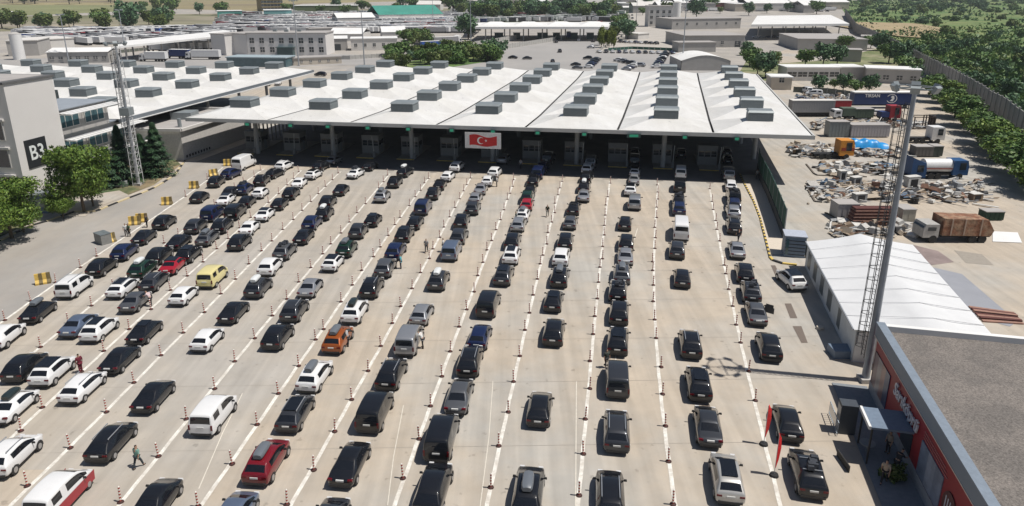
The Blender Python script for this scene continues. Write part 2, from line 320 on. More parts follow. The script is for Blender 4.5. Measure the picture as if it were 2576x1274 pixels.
ST = {
 'sedan': (4.65, 1.83, [(0,.72,.34,.62,.64,.84),(.10,.94,.26,.90,.92,.88),(.85,1,.24,.95,.99,.86,'r'),(1.55,1,.24,.95,1.37,.68),(1.72,1,.24,.95,1.42,.68,'c'),(2.45,1,.24,.95,1.45,.69,'c'),(2.53,1,.24,.95,1.45,.69,'c'),(3.05,1,.24,.94,1.42,.68,'w'),(3.80,1,.24,.92,.98,.84),(4.40,.93,.26,.80,.83,.80),(4.65,.76,.34,.56,.58,.74)]),
 'hatchback': (4.25, 1.79, [(0,.74,.34,.66,.68,.84),(.08,.95,.26,.93,.96,.90),(.14,.97,.25,.97,1.02,.88,'r'),(.74,1,.24,1.0,1.37,.67),(.94,1,.24,.98,1.43,.68,'c'),(1.85,1,.24,.96,1.49,.71,'c'),(1.93,1,.24,.96,1.49,.71,'c'),(2.65,1,.24,.95,1.46,.70,'w'),(3.40,1,.24,.93,1.0,.84),(4.0,.93,.26,.82,.85,.80),(4.25,.77,.34,.58,.60,.74)]),
 'SUV': (4.55, 1.88, [(0,.77,.40,.72,.74,.84),(.08,.96,.30,1.0,1.03,.90),(.14,.98,.28,1.05,1.10,.88,'r'),(.64,1,.28,1.08,1.53,.72),(.85,1,.28,1.07,1.61,.73,'c'),(1.85,1,.28,1.06,1.68,.76,'c'),(1.93,1,.28,1.06,1.68,.76,'c'),(2.75,1,.28,1.05,1.66,.75,'w'),(3.48,1,.28,1.03,1.12,.86),(4.28,.95,.32,.94,.97,.84),(4.55,.80,.40,.66,.68,.76)]),
 'estate car': (4.70, 1.83, [(0,.74,.34,.64,.66,.84),(.08,.95,.26,.92,.95,.90),(.14,.97,.25,.96,1.0,.88,'r'),(.78,1,.24,.99,1.36,.68),(1.0,1,.24,.97,1.42,.69,'c'),(2.15,1,.24,.96,1.49,.73,'c'),(2.23,1,.24,.96,1.49,.73,'c'),(3.05,1,.24,.95,1.46,.72,'w'),(3.82,1,.24,.93,.99,.84),(4.45,.93,.26,.80,.83,.80),(4.70,.76,.34,.56,.58,.74)]),
 'passenger van': (4.95, 1.93, [(0,.92,.36,.86,.88,.92),(.05,.97,.30,1.13,1.16,.94,'r'),(.20,.99,.28,1.15,1.82,.85),(.36,1,.28,1.15,1.92,.85,'c'),(1.65,1,.28,1.15,1.97,.86,'p'),(1.75,1,.28,1.15,1.97,.86,'c'),(3.35,1,.28,1.13,1.94,.84,'w'),(4.15,1,.28,1.10,1.24,.88),(4.72,.94,.30,.98,1.02,.84),(4.95,.80,.38,.66,.68,.78)]),
 'panel van': (5.95, 2.04, [(0,.95,.40,1.2,1.22,.95),(.04,.98,.34,1.45,1.48,.94,'r'),(.12,.99,.30,1.45,2.2,.88),(.3,1,.30,1.3,2.45,.86),(1.9,1,.30,1.3,2.5,.86),(4.1,1,.30,1.3,2.48,.85,'c'),(4.5,1,.30,1.3,2.3,.82,'w'),(5.25,1,.30,1.2,1.36,.86),(5.75,.94,.32,1.0,1.05,.84),(5.95,.80,.40,.66,.68,.78)]),
}
_cm = {}
def car_meshes(t):
    if t in _cm: return _cm[t]
    L, W, S = ST[t]; hw = W / 2; body = MB(); GI = {'r': 2, 'w': 3, 'cL': 4, 'cR': 5}
    S2 = [s if len(s) == 7 else s + ('b',) for s in S]; rows = []
    for (y, ws, zs, zb, zr, wr, k) in S2:
        w = hw * ws; r = wr * w if True else 0
        low = zr < zb + .2
        p = [(w * .90, zs), (w * .985, zs + .16), (w, (zs + zb) / 2 + .05), (w * .975, zb - .07), (w * .945, zb), (r, zr - (.01 if low else .07)), (r * .92, zr), (r * .5, zr + .022), (0, zr + .03)]
        rows.append([(a, y - L / 2, z) for a, z in p])
    for i in range(len(rows) - 1):
        k = S2[i][6]; a, c = rows[i], rows[i + 1]
        for j in range(8):
            for sgn in (1, -1):
                q = [a[j], a[j + 1], c[j + 1], c[j]]; q = [(x * sgn, y, z) for x, y, z in q]
                mi = 0
                if j == 4 and k in 'cw': mi = GI['cR' if sgn > 0 else 'cL']
                if j in (6, 7) and k in 'rw': mi = GI[k]
                body.face(q, mi)
        for sgn in (1,):
            body.face([(a[0][0], a[0][1], a[0][2]), (-a[0][0], a[0][1], a[0][2]), (-c[0][0], c[0][1], c[0][2]), (c[0][0], c[0][1], c[0][2])], 1)
    for rr in (rows[0], rows[-1]):
        for j in range(8): body.face([rr[j], rr[j + 1]] + ([(-rr[j + 1][0],) + rr[j + 1][1:]] if j < 7 else []) + [(-rr[j][0],) + rr[j][1:]], 0)
    me = body.mesh('shell', [TRIM] * 6, 180); tob = link(bpy.data.objects.new('shell', me)); md = tob.modifiers.new('s', 'SUBSURF'); md.levels = md.render_levels = 2
    bpy.context.view_layer.update(); ev = tob.evaluated_get(bpy.context.evaluated_depsgraph_get()).to_mesh()
    VV = [tuple(v.co) for v in ev.vertices]; parts_ = {i: MB() for i in range(6)}
    for p_ in ev.polygons: parts_[p_.material_index].face([VV[i] for i in p_.vertices])
    tob.evaluated_get(bpy.context.evaluated_depsgraph_get()).to_mesh_clear(); bpy.data.objects.remove(tob)
    body = parts_[0]
    for f_ in parts_[1].f: body.face([parts_[1].v[i] for i in f_], 1)
    gl = {k_: parts_[i_] for k_, i_ in GI.items()}
    wr_ = .36 if t == 'SUV' else (.34 if 'van' in t else .325); wy = [-L / 2 + L * .19, L / 2 - L * .185]; yb = []
    ms = {}
    for y in wy:                         # wheel arches: dark lips just proud of the flank
        for sgn in (1, -1):
            n = 12; x = sgn * (hw * .985 + .006)
            pts = [(x, y + math.cos(math.pi * i / n) * (wr_ + .07), wr_ + math.sin(math.pi * i / n) * (wr_ + .07)) for i in range(n + 1)]
            body.face([(x, y - wr_ - .07, .26)] + pts[::-1] + [(x, y + wr_ + .07, .26)], 1)
    body.box(-hw * .80, hw * .80, -L / 2 - .015, -L / 2 + .05, .34, .50, 1)   # lower bumper insert
    ms['body'] = body.mesh('body', [paint('white'), TRIM], 38)
    for k in gl: ms[k] = gl[k].mesh('glass_' + k, CGLASS, 38)
    b = MB(); b.tube((-.11, 0, 0), (.11, 0, 0), wr_, wr_, 18); ms['tyre'] = b.mesh('tyre', TYRE, 40)
    b = MB(); b.tube((0, 0, 0), (.125, 0, 0), wr_ * .62, wr_ * .58, 14)
    ms['rim'] = b.mesh('rim', RIM, 40)
    zt = {'SUV': .86, 'passenger van': .98, 'panel van': 1.0}.get(t, .80); yt = S[1][0] * .45 - L / 2
    tall = 'van' in t; b = MB()
    if tall: b.box(-.07, .07, -.04, .12, -.22, .16, taper=.9)
    else: b.box(-.17, .17, -.02, .16, -.05, .07, taper=.9)
    ms['tail'] = b.mesh('tail_light', TAIL)
    b = MB(); b.box(-.18, .18, -.12, .03, -.06, .07, taper=.85); ms['head'] = b.mesh('headlight', LAMP)
    b = MB(); b.box(-.26, .26, -.012, .12, -.06, .06); ms['plate'] = b.mesh('number_plate', PLATE)
    b = MB(); b.box(-.11, .11, -.05, .05, -.06, .07, taper=.8); b.box(-.14, -.10, -.02, .02, -.05, 0.); ms['mirror'] = b.mesh('mirror', TRIM)
    H_ = max(s[4] for s in S); roof = [s for s in S2 if s[4] > H_ - .1]
    ry0, ry1 = roof[0][0] - L / 2, roof[-1][0] - L / 2
    b = MB(); b.box(-hw * .52, hw * .52, ry0 + .12, ry1 - .02, 0, .014); ms['sun'] = b.mesh('sunroof', CGLASS)
    b = MB()
    b.bar((0, ry0, 0), (0, ry1, 0), .045, .045); b.box(-.02, .02, ry0, ry0 + .1, -.06, 0); b.box(-.02, .02, ry1 - .1, ry1, -.06, 0); ms['rail'] = b.mesh('roof_rail', POLE)
    b = MB(); n = 7; yb0, yb1 = ry0 + .0, ry0 + 1.75
    prof = [(.30, .02), (.37, .12), (.37, .26), (.30, .38), (.12, .42), (0, .43)]
    loops = []
    for i, (f, s_) in enumerate([(0, .75), (.08, .95), (.3, 1), (.7, .97), (.9, .85), (1, .55)]):
        y = yb0 + (yb1 - yb0) * f; lp = [(a * s_, y, (z - .02) * (s_ if z > .1 else 1) + .02) for a, z in prof]; loops.append(lp + [(-a, y_, z) for a, y_, z in reversed(lp[:-1])])
    for i in range(len(loops) - 1):
        for j in range(len(loops[0])):
            jj = (j + 1) % len(loops[0]); b.face([loops[i][j], loops[i][jj], loops[i + 1][jj], loops[i + 1][j]])
    b.face(loops[0]); b.face(loops[-1]); ms['box'] = b.mesh('roof_box', BOXG, 35)
    b = MB()
    for i in range(7):
        x = random.uniform(-.3, .3); y = ry0 + .25 + i * .19; r_ = random.uniform(.2, .3); b.box(x - r_, x + r_, y - .2, y + .2, .06, .06 + random.uniform(.2, .38), 0, taper=.8)
    b.bar((-.6, ry0 + .2, .04), (.6, ry0 + .2, .04), .05, .04, 1); b.bar((-.6, ry0 + 1.4, .04), (.6, ry0 + 1.4, .04), .05, .04, 1)
    ms['bag'] = b.mesh('roof_luggage', [mat('luggage_dark', (.03, .035, .045), .7, var=.4, vs=3), POLE])
    b = MB(); b.box(-.015, .02, 0, .95, -.38, .25); b.box(-.01, .015, .1, .85, .25, .55); ms['door'] = b.mesh('open_door', [mat('door_dark', (.05, .055, .06), .4)])
    _cm[t] = (ms, L, W, H_, wr_, wy, zt, yt, S); return _cm[t]
def make_car(t, colour, feats=''):
    ms, L, W, H_, wr_, wy, zt, yt, S = car_meshes(t); hw = W / 2
    kind = {'sedan': 'sedan', 'hatchback': 'hatchback', 'SUV': 'suv', 'estate car': 'estate_car', 'passenger van': 'passenger_van', 'panel van': 'panel_van'}[t]
    r = empty(kind)
    def part(name, me, loc=(0, 0, 0), rot=0, par=r):
        o = link(bpy.data.objects.new(name, me), par); o.location = loc; o.rotation_euler = (0, 0, rot); return o
    bo = part('body', ms['body']); bo.material_slots[0].link = 'OBJECT'; bo.material_slots[0].material = paint(colour)
    part('rear_window', ms['r']); part('windscreen', ms['w']); part('side_window', ms['cL']); part('side_window', ms['cR'])
    for y in wy:
        for s in (1, -1):
            wlo = part('wheel', ms['tyre'], (s * (hw * .985 - .10), y, wr_)); part('rim', ms['rim'], (0, 0, 0), 0 if s > 0 else math.pi, wlo)
    part('tail_light', ms['tail'], (hw * (.74 if 'van' not in t else .86), yt - (0 if 'van' not in t else .0), zt)); part('tail_light', ms['tail'], (-hw * (.74 if 'van' not in t else .86), yt, zt))
    if 'L' in feats or 1:
        part('headlight', ms['head'], (hw * .66, L / 2 - .13, S[-2][3] - .12)); part('headlight', ms['head'], (-hw * .66, L / 2 - .13, S[-2][3] - .12))
    part('number_plate', ms['plate'], (0, yt - .03, zt - .02))
    cy = S[-4][0] - L / 2 + (.28 if t != 'panel van' else .3); zm = S[-3][3] + .06
    part('mirror', ms['mirror'], (hw + .07, cy, zm)); m2 = part('mirror', ms['mirror'], (-hw - .07, cy, zm)); m2.rotation_euler = (0, 0, math.pi)
    if 's' in feats: part('sunroof', ms['sun'], (0, 0, H_ + .012))
    if 'k' in feats:
        rl = part('roof', ms['sun'], (0, 0, H_ + .012)); rl.scale = (1.28, 1.08, 1); rl['label'] = 'black contrasting roof'
    if 'r' in feats or (t in ('estate car',) and 'n' not in feats):
        part('roof_rail', ms['rail'], (hw * .60, 0, H_ + .05)); part('roof_rail', ms['rail'], (-hw * .60, 0, H_ + .05))
    if 'x' in feats or 'X' in feats or 'z' in feats:
        bx = part('roof_box', ms['box'], (0, 0, H_ + .02)); bx.material_slots[0].link = 'OBJECT'
        bx.material_slots[0].material = {'x': BOXG, 'X': mat('roofbox_white', (.66, .68, .68), .4), 'z': mat('roofbox_black', (.02, .03, .03), .3, coat=.5)}[[c for c in feats if c in 'xXz'][0]]
    if 'g' in feats: part('roof_luggage', ms['bag'], (0, 0, H_))
    if 'd' in feats:
        d = part('open_door', ms['door'], (hw, wy[1] - .75 - .95, .75)); d.rotation_euler = (0, 0, R(-62)); d.location = (hw, wy[1] - .6, .75); d.rotation_euler = (0, 0, math.pi - R(-62))
    return r
# colour, type, features (s sunroof, k black roof, r rails, x/X/z grey/white/black roof box, g luggage, d door open), rear bumper foot (survey px)
Bk, Wh, DG, Gy, Si, Nv = 'black', 'white', 'dark grey', 'grey', 'silver', 'navy'
sd, hb, sv, es, vn, pv = 'sedan', 'hatchback', 'SUV', 'estate car', 'passenger van', 'panel van'
CARS = {
 'rightmost queue': (11, [(Bk,sv,'g',2046,1256),(Bk,hb,'',1991,1113),(Bk,sv,'',1942,910),(Gy,sd,'d',1908,820),(DG,sv,'g',1893,763),(Bk,sv,'',1876,712),(Si,sd,'',1856.7,651),(Bk,sv,'r',1848.6,589),(Si,sv,'',1846.8,551),(Nv,sv,'',1848,532),(Bk,vn,'g',1848,512),(Wh,es,'n',1840,481),(Si,vn,'',1834.5,453),(Bk,sd,'',1831,413),(DG,hb,'',1829,392)]),
 'second queue from the right': (10, [('champagne',sv,'s',1837,1270),(DG,sd,'',1787,1126),(Bk,sv,'s',1763,1011),(Bk,sv,'r',1740.5,903),(Bk,hb,'',1716.8,724),(DG,sv,'',1702.6,651),(Wh,pv,'',1713,606),(Nv,sv,'',1708.7,542),(Bk,sv,'g',1707,521),(Bk,vn,'',1709.4,483),(Wh,vn,'',1711.8,449),(Bk,sv,'',1713.7,398)]),
 'third queue from the right': (9, [(Bk,es,'',1536,1322),(DG,sv,'r',1551,1140),(DG,vn,'',1553.8,1003),(Bk,sv,'s',1552,895),(Bk,sv,'',1555.5,818),(Bk,sv,'g',1553,760),(Gy,sv,'x',1564,716),(Si,sd,'',1573,668),(Bk,sv,'',1574,632),(Bk,hb,'',1570.5,579),(Si,vn,'',1595.2,528),(Wh,sv,'k',1584.7,493),(Si,sd,'',1594,465),(Wh,hb,'k',1595,445),(Bk,vn,'',1596,417),(DG,sv,'',1596,396)]),
 'fourth queue from the right': (8, [(Bk,sv,'x',1321,1310),(Bk,hb,'',1352,1076),(Bk,sv,'',1389,871),(Bk,hb,'s',1388,785),(Bk,sv,'x',1404,723),(Wh,sv,'',1407.9,670),(Bk,sv,'',1420,628),(Gy,hb,'',1431.3,577),(Bk,hb,'s',1440,541),(Si,sd,'',1467,508),(Bk,sv,'X',1467,485),(Bk,sv,'',1471.5,459),(Wh,sv,'',1474,437),(Si,vn,'',1484.4,421)]),
 'fifth queue from the right': (7, [(Bk,sv,'',1072,1300),(Bk,vn,'',1097,1163),(Gy,sd,'',1144,1045),(Bk,sv,'r',1174,949),(Nv,hb,'',1197.8,881),(Bk,vn,'',1219,800),(DG,sv,'s',1260,719),(Wh,sv,'s',1281.4,666),(Bk,sv,'',1285,628),(Si,es,'',1299.9,583),(Wh,hb,'x',1311,558),('red',hb,'',1322,530),('dark green',sv,'',1323.3,512),(Bk,hb,'',1330.7,493),(Bk,sv,'s',1339,468),(Nv,vn,'',1349,450),(Nv,sv,'',1360,434),(DG,vn,'',1374,412)]),
 'sixth queue from the right': (6, [(DG,hb,'',800,1385),(Bk,sd,'',855,1227),(Bk,vn,'',923,1090),(Bk,sv,'r',968.7,983),(Si,vn,'',1016.5,896),(Si,hb,'',1050,819),(DG,sv,'X',1094,731),('blue-grey',vn,'',1127.8,656),(DG,sv,'',1147.8,615),(Bk,sv,'',1156.5,575),(DG,sv,'',1185,540),(Si,hb,'',1191.5,513),(Si,sd,'',1205,490),(Wh,hb,'d',1223.4,468),(Wh,sv,'',1238,447),(Si,sv,'',1261.6,412)]),
 'sixth queue from the left': (5, [('blue-grey',sd,'',545,1378),('maroon',sv,'x',640,1222),(DG,es,'s',719,1089),(Wh,sv,'x',769.4,989),('orange',sv,'x',832.8,890),(Wh,sv,'z',879,815),(Bk,sv,'r',924,750),(Gy,sv,'',960,698),(Nv,sv,'',985,654),(Bk,sv,'s',1009,610),(Bk,hb,'',1036.5,577),(Nv,vn,'',1056.5,541),(Bk,sv,'',1085,502),(Bk,hb,'',1101.5,478),(Wh,hb,'',1119,456),(Wh,sv,'',1141.5,432)]),
 'fifth queue from the left': (4, [(Bk,sd,'',350,1332),(Wh,vn,'',506,1097),(Bk,sv,'',679,881),(DG,sv,'r',725,811),(Si,sd,'',766.5,750),(Wh,hb,'k',825,683),('dark green',sv,'x',861.5,647),(DG,sv,'',892.8,600),(Bk,hb,'s',930,570),(Si,sv,'x',954,509),(Bk,sv,'',986.5,472),(Bk,sv,'X',1009,445)]),
 'fourth queue from the left': (3, [(Wh,vn,'',93,1320),(Bk,es,'',240,1165),(Bk,sd,'',353.6,1041),(Wh,hb,'',498.8,886),(Bk,sd,'',566,815),(DG,sv,'X',633,750),(Wh,sv,'',665,695),(Gy,sv,'g',702.8,654),(Bk,sd,'',751.5,615),(Nv,sv,'',774,579),(Bk,sv,'X',807.8,554),(Bk,sv,'',816,524),(Bk,sd,'',849,492),(Wh,sd,'g',881.5,449),(Bk,hb,'',921.5,429),(Si,hb,'',830,414)]),
 'third queue from the left': (2, [(Wh,sv,'r',-15,1203),(Wh,es,'',170.5,1017),(Bk,sd,'',270,942),(Bk,sd,'s',337.5,868),(Wh,hb,'',442.5,769),('cream yellow',vn,'',515,725),(Bk,sv,'',588.6,630),(Wh,sd,'',615,592),(Wh,sd,'k',654,557),(Bk,hb,'',694,528),(Bk,sv,'',722.8,502),(Wh,sd,'',744,474),(Wh,hb,'k',776.5,451),(Bk,sv,'',796.5,430)]),
 'second queue from the left': (1, [(Wh,sd,'z',-10,1070),(Bk,sv,'',28,963),(Wh,sv,'k',97,974),(Wh,sv,'s',222,862),('blue-grey',sd,'',167,850),(Gy,sd,'n',317.5,787),(Wh,es,'s',285,751),(DG,es,'',368,734),('dark green',sv,'X',339,701),('red',sd,'k',417,692),(Bk,sv,'',382.4,666),(Bk,sv,'s',457.7,662),(Bk,sd,'',431.7,629),(Gy,es,'x',507,619),(DG,sv,'',478.6,588),(Bk,sv,'r',546.5,587),(Nv,vn,'',519.4,557),(Bk,vn,'',579.8,553),(Wh,sd,'k',556,518),(Bk,hb,'',611,522),(Nv,sv,'g',604.5,490),(Wh,hb,'',645,499),(Bk,sv,'',571,500),(Bk,sv,'r',650,468),(Bk,es,'',674.8,449),(Wh,sv,'r',700.7,430)]),
 'leftmost queue': (0, [(Wh,sv,'',-20,880),(Bk,sd,'x',67.5,814),(Wh,vn,'r',160,751),(Bk,sv,'',233.8,696),(Nv,sv,'',295,656),(Bk,sd,'',345,616),(Bk,sv,'',398,577),(Bk,hb,'',489.7,510),(Bk,sv,'',534,471),(Nv,sv,'',565,450),(Wh,pv,'',595,428)]),
}
def lane_yaw(k, x, y):
    """heading of the lane between separators k and k+1"""
    s = lambda q: (sx(q, y + 2.5) - sx(q, y - 2.5)) / 5
    a = s(k); bb = s(min(k + 1, 11)); m = (a + bb) / 2 if k < 11 else a
    if y > 106: m = .215
    return -math.atan(m)
FN = {'s': ' with glass roof', 'k': ' with black roof', 'r': ' with roof rails', 'x': ' with grey roof box', 'X': ' with white roof box', 'z': ' with black roof box', 'g': ' with roof luggage', 'd': ' with open door'}
protos = {}
for qn, (k, lst) in CARS.items():
    lst = sorted(lst, key=lambda c: -c[4]); 
    for i, (colr, t, f, ax, ay) in enumerate(lst):
        ys = .94 if k >= 7 else .89 if k >= 5 else .85; L = ST[t][0] * ys; p = P(ax, ay, .3); yaw = lane_yaw(k, p.x, p.y + L / 2) + R(random.uniform(-1.5, 1.5))
        key = (t, colr, f)
        if key not in protos: o = protos[key] = make_car(t, colr, f)
        else: o = copy_tree(protos[key])
        d = Vector((-math.sin(yaw), math.cos(yaw), 0)); c = Vector((p.x, p.y, .006)) + d * L / 2
        o.location = c; o.rotation_euler = (0, 0, yaw); o.scale = (.965, ys, .965)
        ft = ''.join(FN[x] for x in f if x in FN)[:60] if len(f) == 1 or f in ('r',) else ''
        if (colr, t, ax) == (Wh, vn, 93): colr2 = 'two tone white over red'
        else: colr2 = colr
        lab = f'{colr2} {t}{ft}, {ORD[i]} car up the {qn}' if i else f'{colr2} {t}{ft}, nearest car in the {qn}'
        tag(o, lab, {'SUV': 'suv', 'passenger van': 'van', 'panel van': 'van', 'estate car': 'estate car'}.get(t, t), f'cars waiting in the {qn}')
        if ax == 93:   # red lower flanks
            ms = car_meshes(vn); hw = ST[vn][1] / 2 + .006; b = MB()
            for s in (1, -1): b.face([(s * hw, -2.2, .32), (s * hw, 2.2, .32), (s * (hw - .01), 2.3, 1.0), (s * (hw - .01), -2.2, 1.02)])
            b.build('lower_flank', paint('red'), o)['label'] = 'red lower body side'
def placed_car(t, colr, f, x, y, yaw, label, group=None, cat=None):
    key = (t, colr, f)
    if key not in protos: o = protos[key] = make_car(t, colr, f)
    else: o = copy_tree(protos[key])
    o.location = (x, y, .006); o.rotation_euler = (0, 0, yaw); o.scale = (.97, .92, .97)
    for q in ('label', 'category', 'group'):
        if q in o: del o[q]
    tag(o, label, cat or {'SUV': 'suv', 'passenger van': 'van', 'panel van': 'van'}.get(t, t), group); return o
p = P(2003, 733, .3); placed_car(sv, Wh, 'k', p.x + .3, p.y + 2.3, R(4), 'white SUV with black roof parked in the shade beside the white tent')
# ---------------------------------------------------------------- main border canopy
AU = Vector((-14.8, 2.15, 0)); BV = Vector((2.85, 12.75, 0)); C0 = Vector((46.6, 105.0, 0))
def C(a, b, z=0.): return C0 + AU * a + BV * b + Vector((0, 0, z))
ZE = 8.1
can = empty('border_canopy', C(3.5, 3)); tag(can, 'huge white tent-roofed customs canopy with rows of grey roof vents over the dark booths', 'canopy')
def local(o, par): o.parent = par; o.matrix_parent_inverse = Matrix.Translation(par.location).inverted(); return o
def pb(b, name, m, par, smooth=0): return local(b.build(name, m, None, smooth), par)
def pyramid_bay(b, Cf, a, r, gap=.012):
    a0, a1 = a + gap, a + 1 - gap; r0, r1 = r, r + 1
    f = .05; zt = ZE + 1.65
    vz = lambda q, e: ZE if (e in (0, 6) or q in (0, AMAX)) else ZE - .42
    AMAX = 7 if Cf is C else 9
    c = [Cf(a0, r0, vz(a, r0)), Cf(a1, r0, vz(a + 1, r0)), Cf(a1, r1, vz(a + 1, r1)), Cf(a0, r1, vz(a, r1))]
    t = [Cf(a + .5 - f, r + .45 - .04, zt), Cf(a + .5 + f, r + .45 - .04, zt), Cf(a + .5 + f, r + .45 + .04, zt), Cf(a + .5 - f, r + .45 + .04, zt)]
    n = 6
    for i in range(4):
        j = (i + 1) % 4
        for k in range(n):          # slightly concave membrane
            u0, u1 = k / n, (k + 1) / n; g = lambda u: u ** 1.15
            def pt(q, e, u, w=0):
                v = q.lerp(e, u); v.z = q.z + (zt - q.z) * g(u); return v
            b.face([pt(c[i], t[i], u0), pt(c[j], t[j], u0), pt(c[j], t[j], u1), pt(c[i], t[i], u1)])
    b.face(t)
def roof_vent(par, Cf, a, r, name='roof_vent'):
    q = lambda x, y, z: Cf(a + .5 + x, r + .435 + y, z); z0, z1, z2 = ZE + .7, ZE + 2.62, ZE + 2.9; w, d = .13, .115
    b = MB(); b.prism([q(-w, -d, z0), q(w, -d, z0), q(w, d, z0), q(-w, d, z0)], [q(-w, -d, z1), q(w, -d, z1), q(w, d, z1), q(-w, d, z1)], 0)
    for i in range(6):
        z = z0 + .6 + i * .17; e = .004
        b.prism([q(-w - e, -d - e, z), q(w + e, -d - e, z), q(w + e, d + e, z), q(-w - e, d + e, z)], [q(-w - e, -d - e, z + .06), q(w + e, -d - e, z + .06), q(w + e, d + e, z + .06), q(-w - e, d + e, z + .06)], 2)
    w2, d2 = w + .01, d + .01; rg = .05
    b.prism([q(-w2, -d2, z1), q(w2, -d2, z1), q(w2, d2, z1), q(-w2, d2, z1)], [q(-w2 * .9, -d2 * .75, z2), q(w2 * .9, -d2 * .75, z2), q(w2 * .9, d2 * .75, z2), q(-w2 * .9, d2 * .75, z2)], 1)
    return pb(b, name, [STEELD, STEEL, STEEL], par)
for a in range(7):
    b = MB()
    for r_ in range(6): pyramid_bay(b, C, a, r_)
    pb(b, 'roof_membrane', MEMB, can)
    for r_ in range(6): roof_vent(can, C, a, r_)
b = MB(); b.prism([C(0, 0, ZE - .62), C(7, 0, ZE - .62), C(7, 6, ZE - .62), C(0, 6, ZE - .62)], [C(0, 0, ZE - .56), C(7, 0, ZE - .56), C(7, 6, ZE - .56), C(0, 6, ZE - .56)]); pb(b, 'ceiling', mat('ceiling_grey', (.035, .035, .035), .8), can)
b = MB(); zf = ZE - .62
for q in ((C(-.01, -.012), C(7.01, -.012)), (C(-.01, 6.012), C(7.01, 6.012)), (C(-.012, -.02), C(-.012, 6.02)), (C(7.012, -.02), C(7.012, 6.02))):
    a_, c_ = q; b.bar(Vector((a_.x, a_.y, ZE - .3)), Vector((c_.x, c_.y, ZE - .3)), .3, .62)
pb(b, 'fascia', MEMBG, can)
for a, r_ in [(x + .5, .62) for x in range(1, 7)] + [(.42, 1.31)] + [(x + .5, y) for x in range(7) for y in (2.3, 4.0, 5.5)]:
    b = MB(); p = C(a, r_); b.tube((p.x, p.y, 0), (p.x, p.y, ZE - .5), .42, .42, 12); b.tube((p.x, p.y, ZE - 1.2), (p.x, p.y, ZE - .5), .42, .9, 12); pb(b, 'column', mat('column_white', (.42, .42, .41), .7, var=.08, vs=1), can, 40)
LG = mat('signal_green', (.03, .35, .2), .4, emit=.12, var=0)
for i, ax in enumerate([575, 697, 801, 910, 1019, 1134, 1241, 1355, 1472, 1594, 1717, 1840]):
    a = (C0.x - P(ax, 335, 7.6).x) / 14.8; p = C(a, -.05); wsg = .9 if ax != 1594 else 2.2
    b = MB(); b.box(p.x - wsg / 2, p.x + wsg / 2, p.y - .12, p.y + .1, ZE - 1.05, ZE - .45, 0); b.box(p.x - wsg * .32, p.x + wsg * .32, p.y - .15, p.y - .12, ZE - .95, ZE - .55, 1)
    pb(b, 'lane_signal', [mat('signal_case', (.03, .06, .055), .5), LG], can)
# booths on their islands
g = flat('canopy_shade_floor', [C(.33, .03), C(7, .03), C(7, 6), C(.33, 6)], .0015, mat('shade_toned_asphalt', (.17, .165, .16), .85, var=.2, vs=.3)); tag(g, kind='structure')  # sheet coloured dark to deepen the shade under the canopy
BOOTHW = mat('booth_panel', (.25, .25, .245), .6, var=.05)
def make_booth():
    r = empty('inspection_booth'); yaw = 0
    b = MB(); b.box(-1.85, 1.85, -1.6, 1.6, .18, 1.95, 0); b.box(-1.85, 1.85, -1.6, 1.6, 3.15, 4.2, 0); b.box(-1.95, 1.95, -1.7, 1.7, 4.2, 4.32, 0)
    for x in (-1.75, -.6, .6, 1.75): b.box(x - .08, x + .08, -1.58, -1.45, 1.95, 3.15, 0); b.box(x - .08, x + .08, 1.45, 1.58, 1.95, 3.15, 0)
    b.build('wall', BOOTHW, r)
    b = MB(); b.box(-1.72, 1.72, -1.5, 1.5, 1.95, 3.15, 0); b.build('window', GLASS, r)
    b = MB(); b.box(-1.7, 1.7, -1.56, -1.53, 2.45, 2.53); b.build('window_bar', BOOTHW, r)
    b = MB(); b.box(1.87, 1.90, -.5, .4, .2, 2.2); b.build('door', mat('booth_door', (.2, .22, .24), .6), r)
    return r
def make_island():
    b = MB(); b.box(-1.6, 1.6, -6.5, 5, 0.0, .18, 0)
    for i in range(6): b.box(-1.62, 1.62, -6.52 + i * .02, -6.5, 0, .175, 1)
    return b
booth0 = make_booth(); isl0 = make_island().build('kerb_island', [mat('island_conc', (.33, .31, .28), .9), YEL])
bar0 = empty('barrier_pole'); b = MB(); b.tube((0, 0, .1), (0, 0, 3.9), .05, .045, 6); b.build('pole', mat('barrier_white', (.7, .7, .68), .5), bar0); b = MB(); b.box(-.2, .2, -.2, .2, 0, 1.0); b.build('housing', BOOTHW, bar0)
fr = ['rightmost', 'second', 'third', 'fourth', 'fifth', 'sixth', 'seventh', 'eighth', 'ninth', 'tenth', 'eleventh', 'leftmost']
for i in range(12):
    a = (1.0, 1.52, 2.04, 2.56, 3.07, 3.58, 4.09, 4.59, 5.10, 5.64, 6.14, 6.66)[i]; p = C(a, .92); yaw = R(-9.5)
    o = booth0 if i == 0 else copy_tree(booth0); o.location = (p.x, p.y, 0); o.rotation_euler = (0, 0, yaw); o.scale = (.9, .9, .84)
    tag(o, f'{fr[i]} inspection booth from the right under the white canopy' if 0 < i < 11 else f'{fr[i]} inspection booth under the white canopy', 'booth', 'booths in a row under the canopy')
    o = isl0 if i == 0 else copy_tree(isl0); p2 = C(a, 1.05); o.location = (p2.x, p2.y, .004); o.rotation_euler = (0, 0, yaw); tag(o, kind='structure')
    o = bar0 if i == 0 else copy_tree(bar0); p2 = C(a - .13, .6); o.location = (p2.x, p2.y, .18); o.rotation_euler = (R(random.uniform(-3, 3)), R(random.uniform(-4, 4)), yaw)
    tag(o, f'raised white barrier pole at the {fr[i]} booth' + (' from the right' if 0 < i < 11 else ''), 'barrier', 'raised barrier poles at the booths')
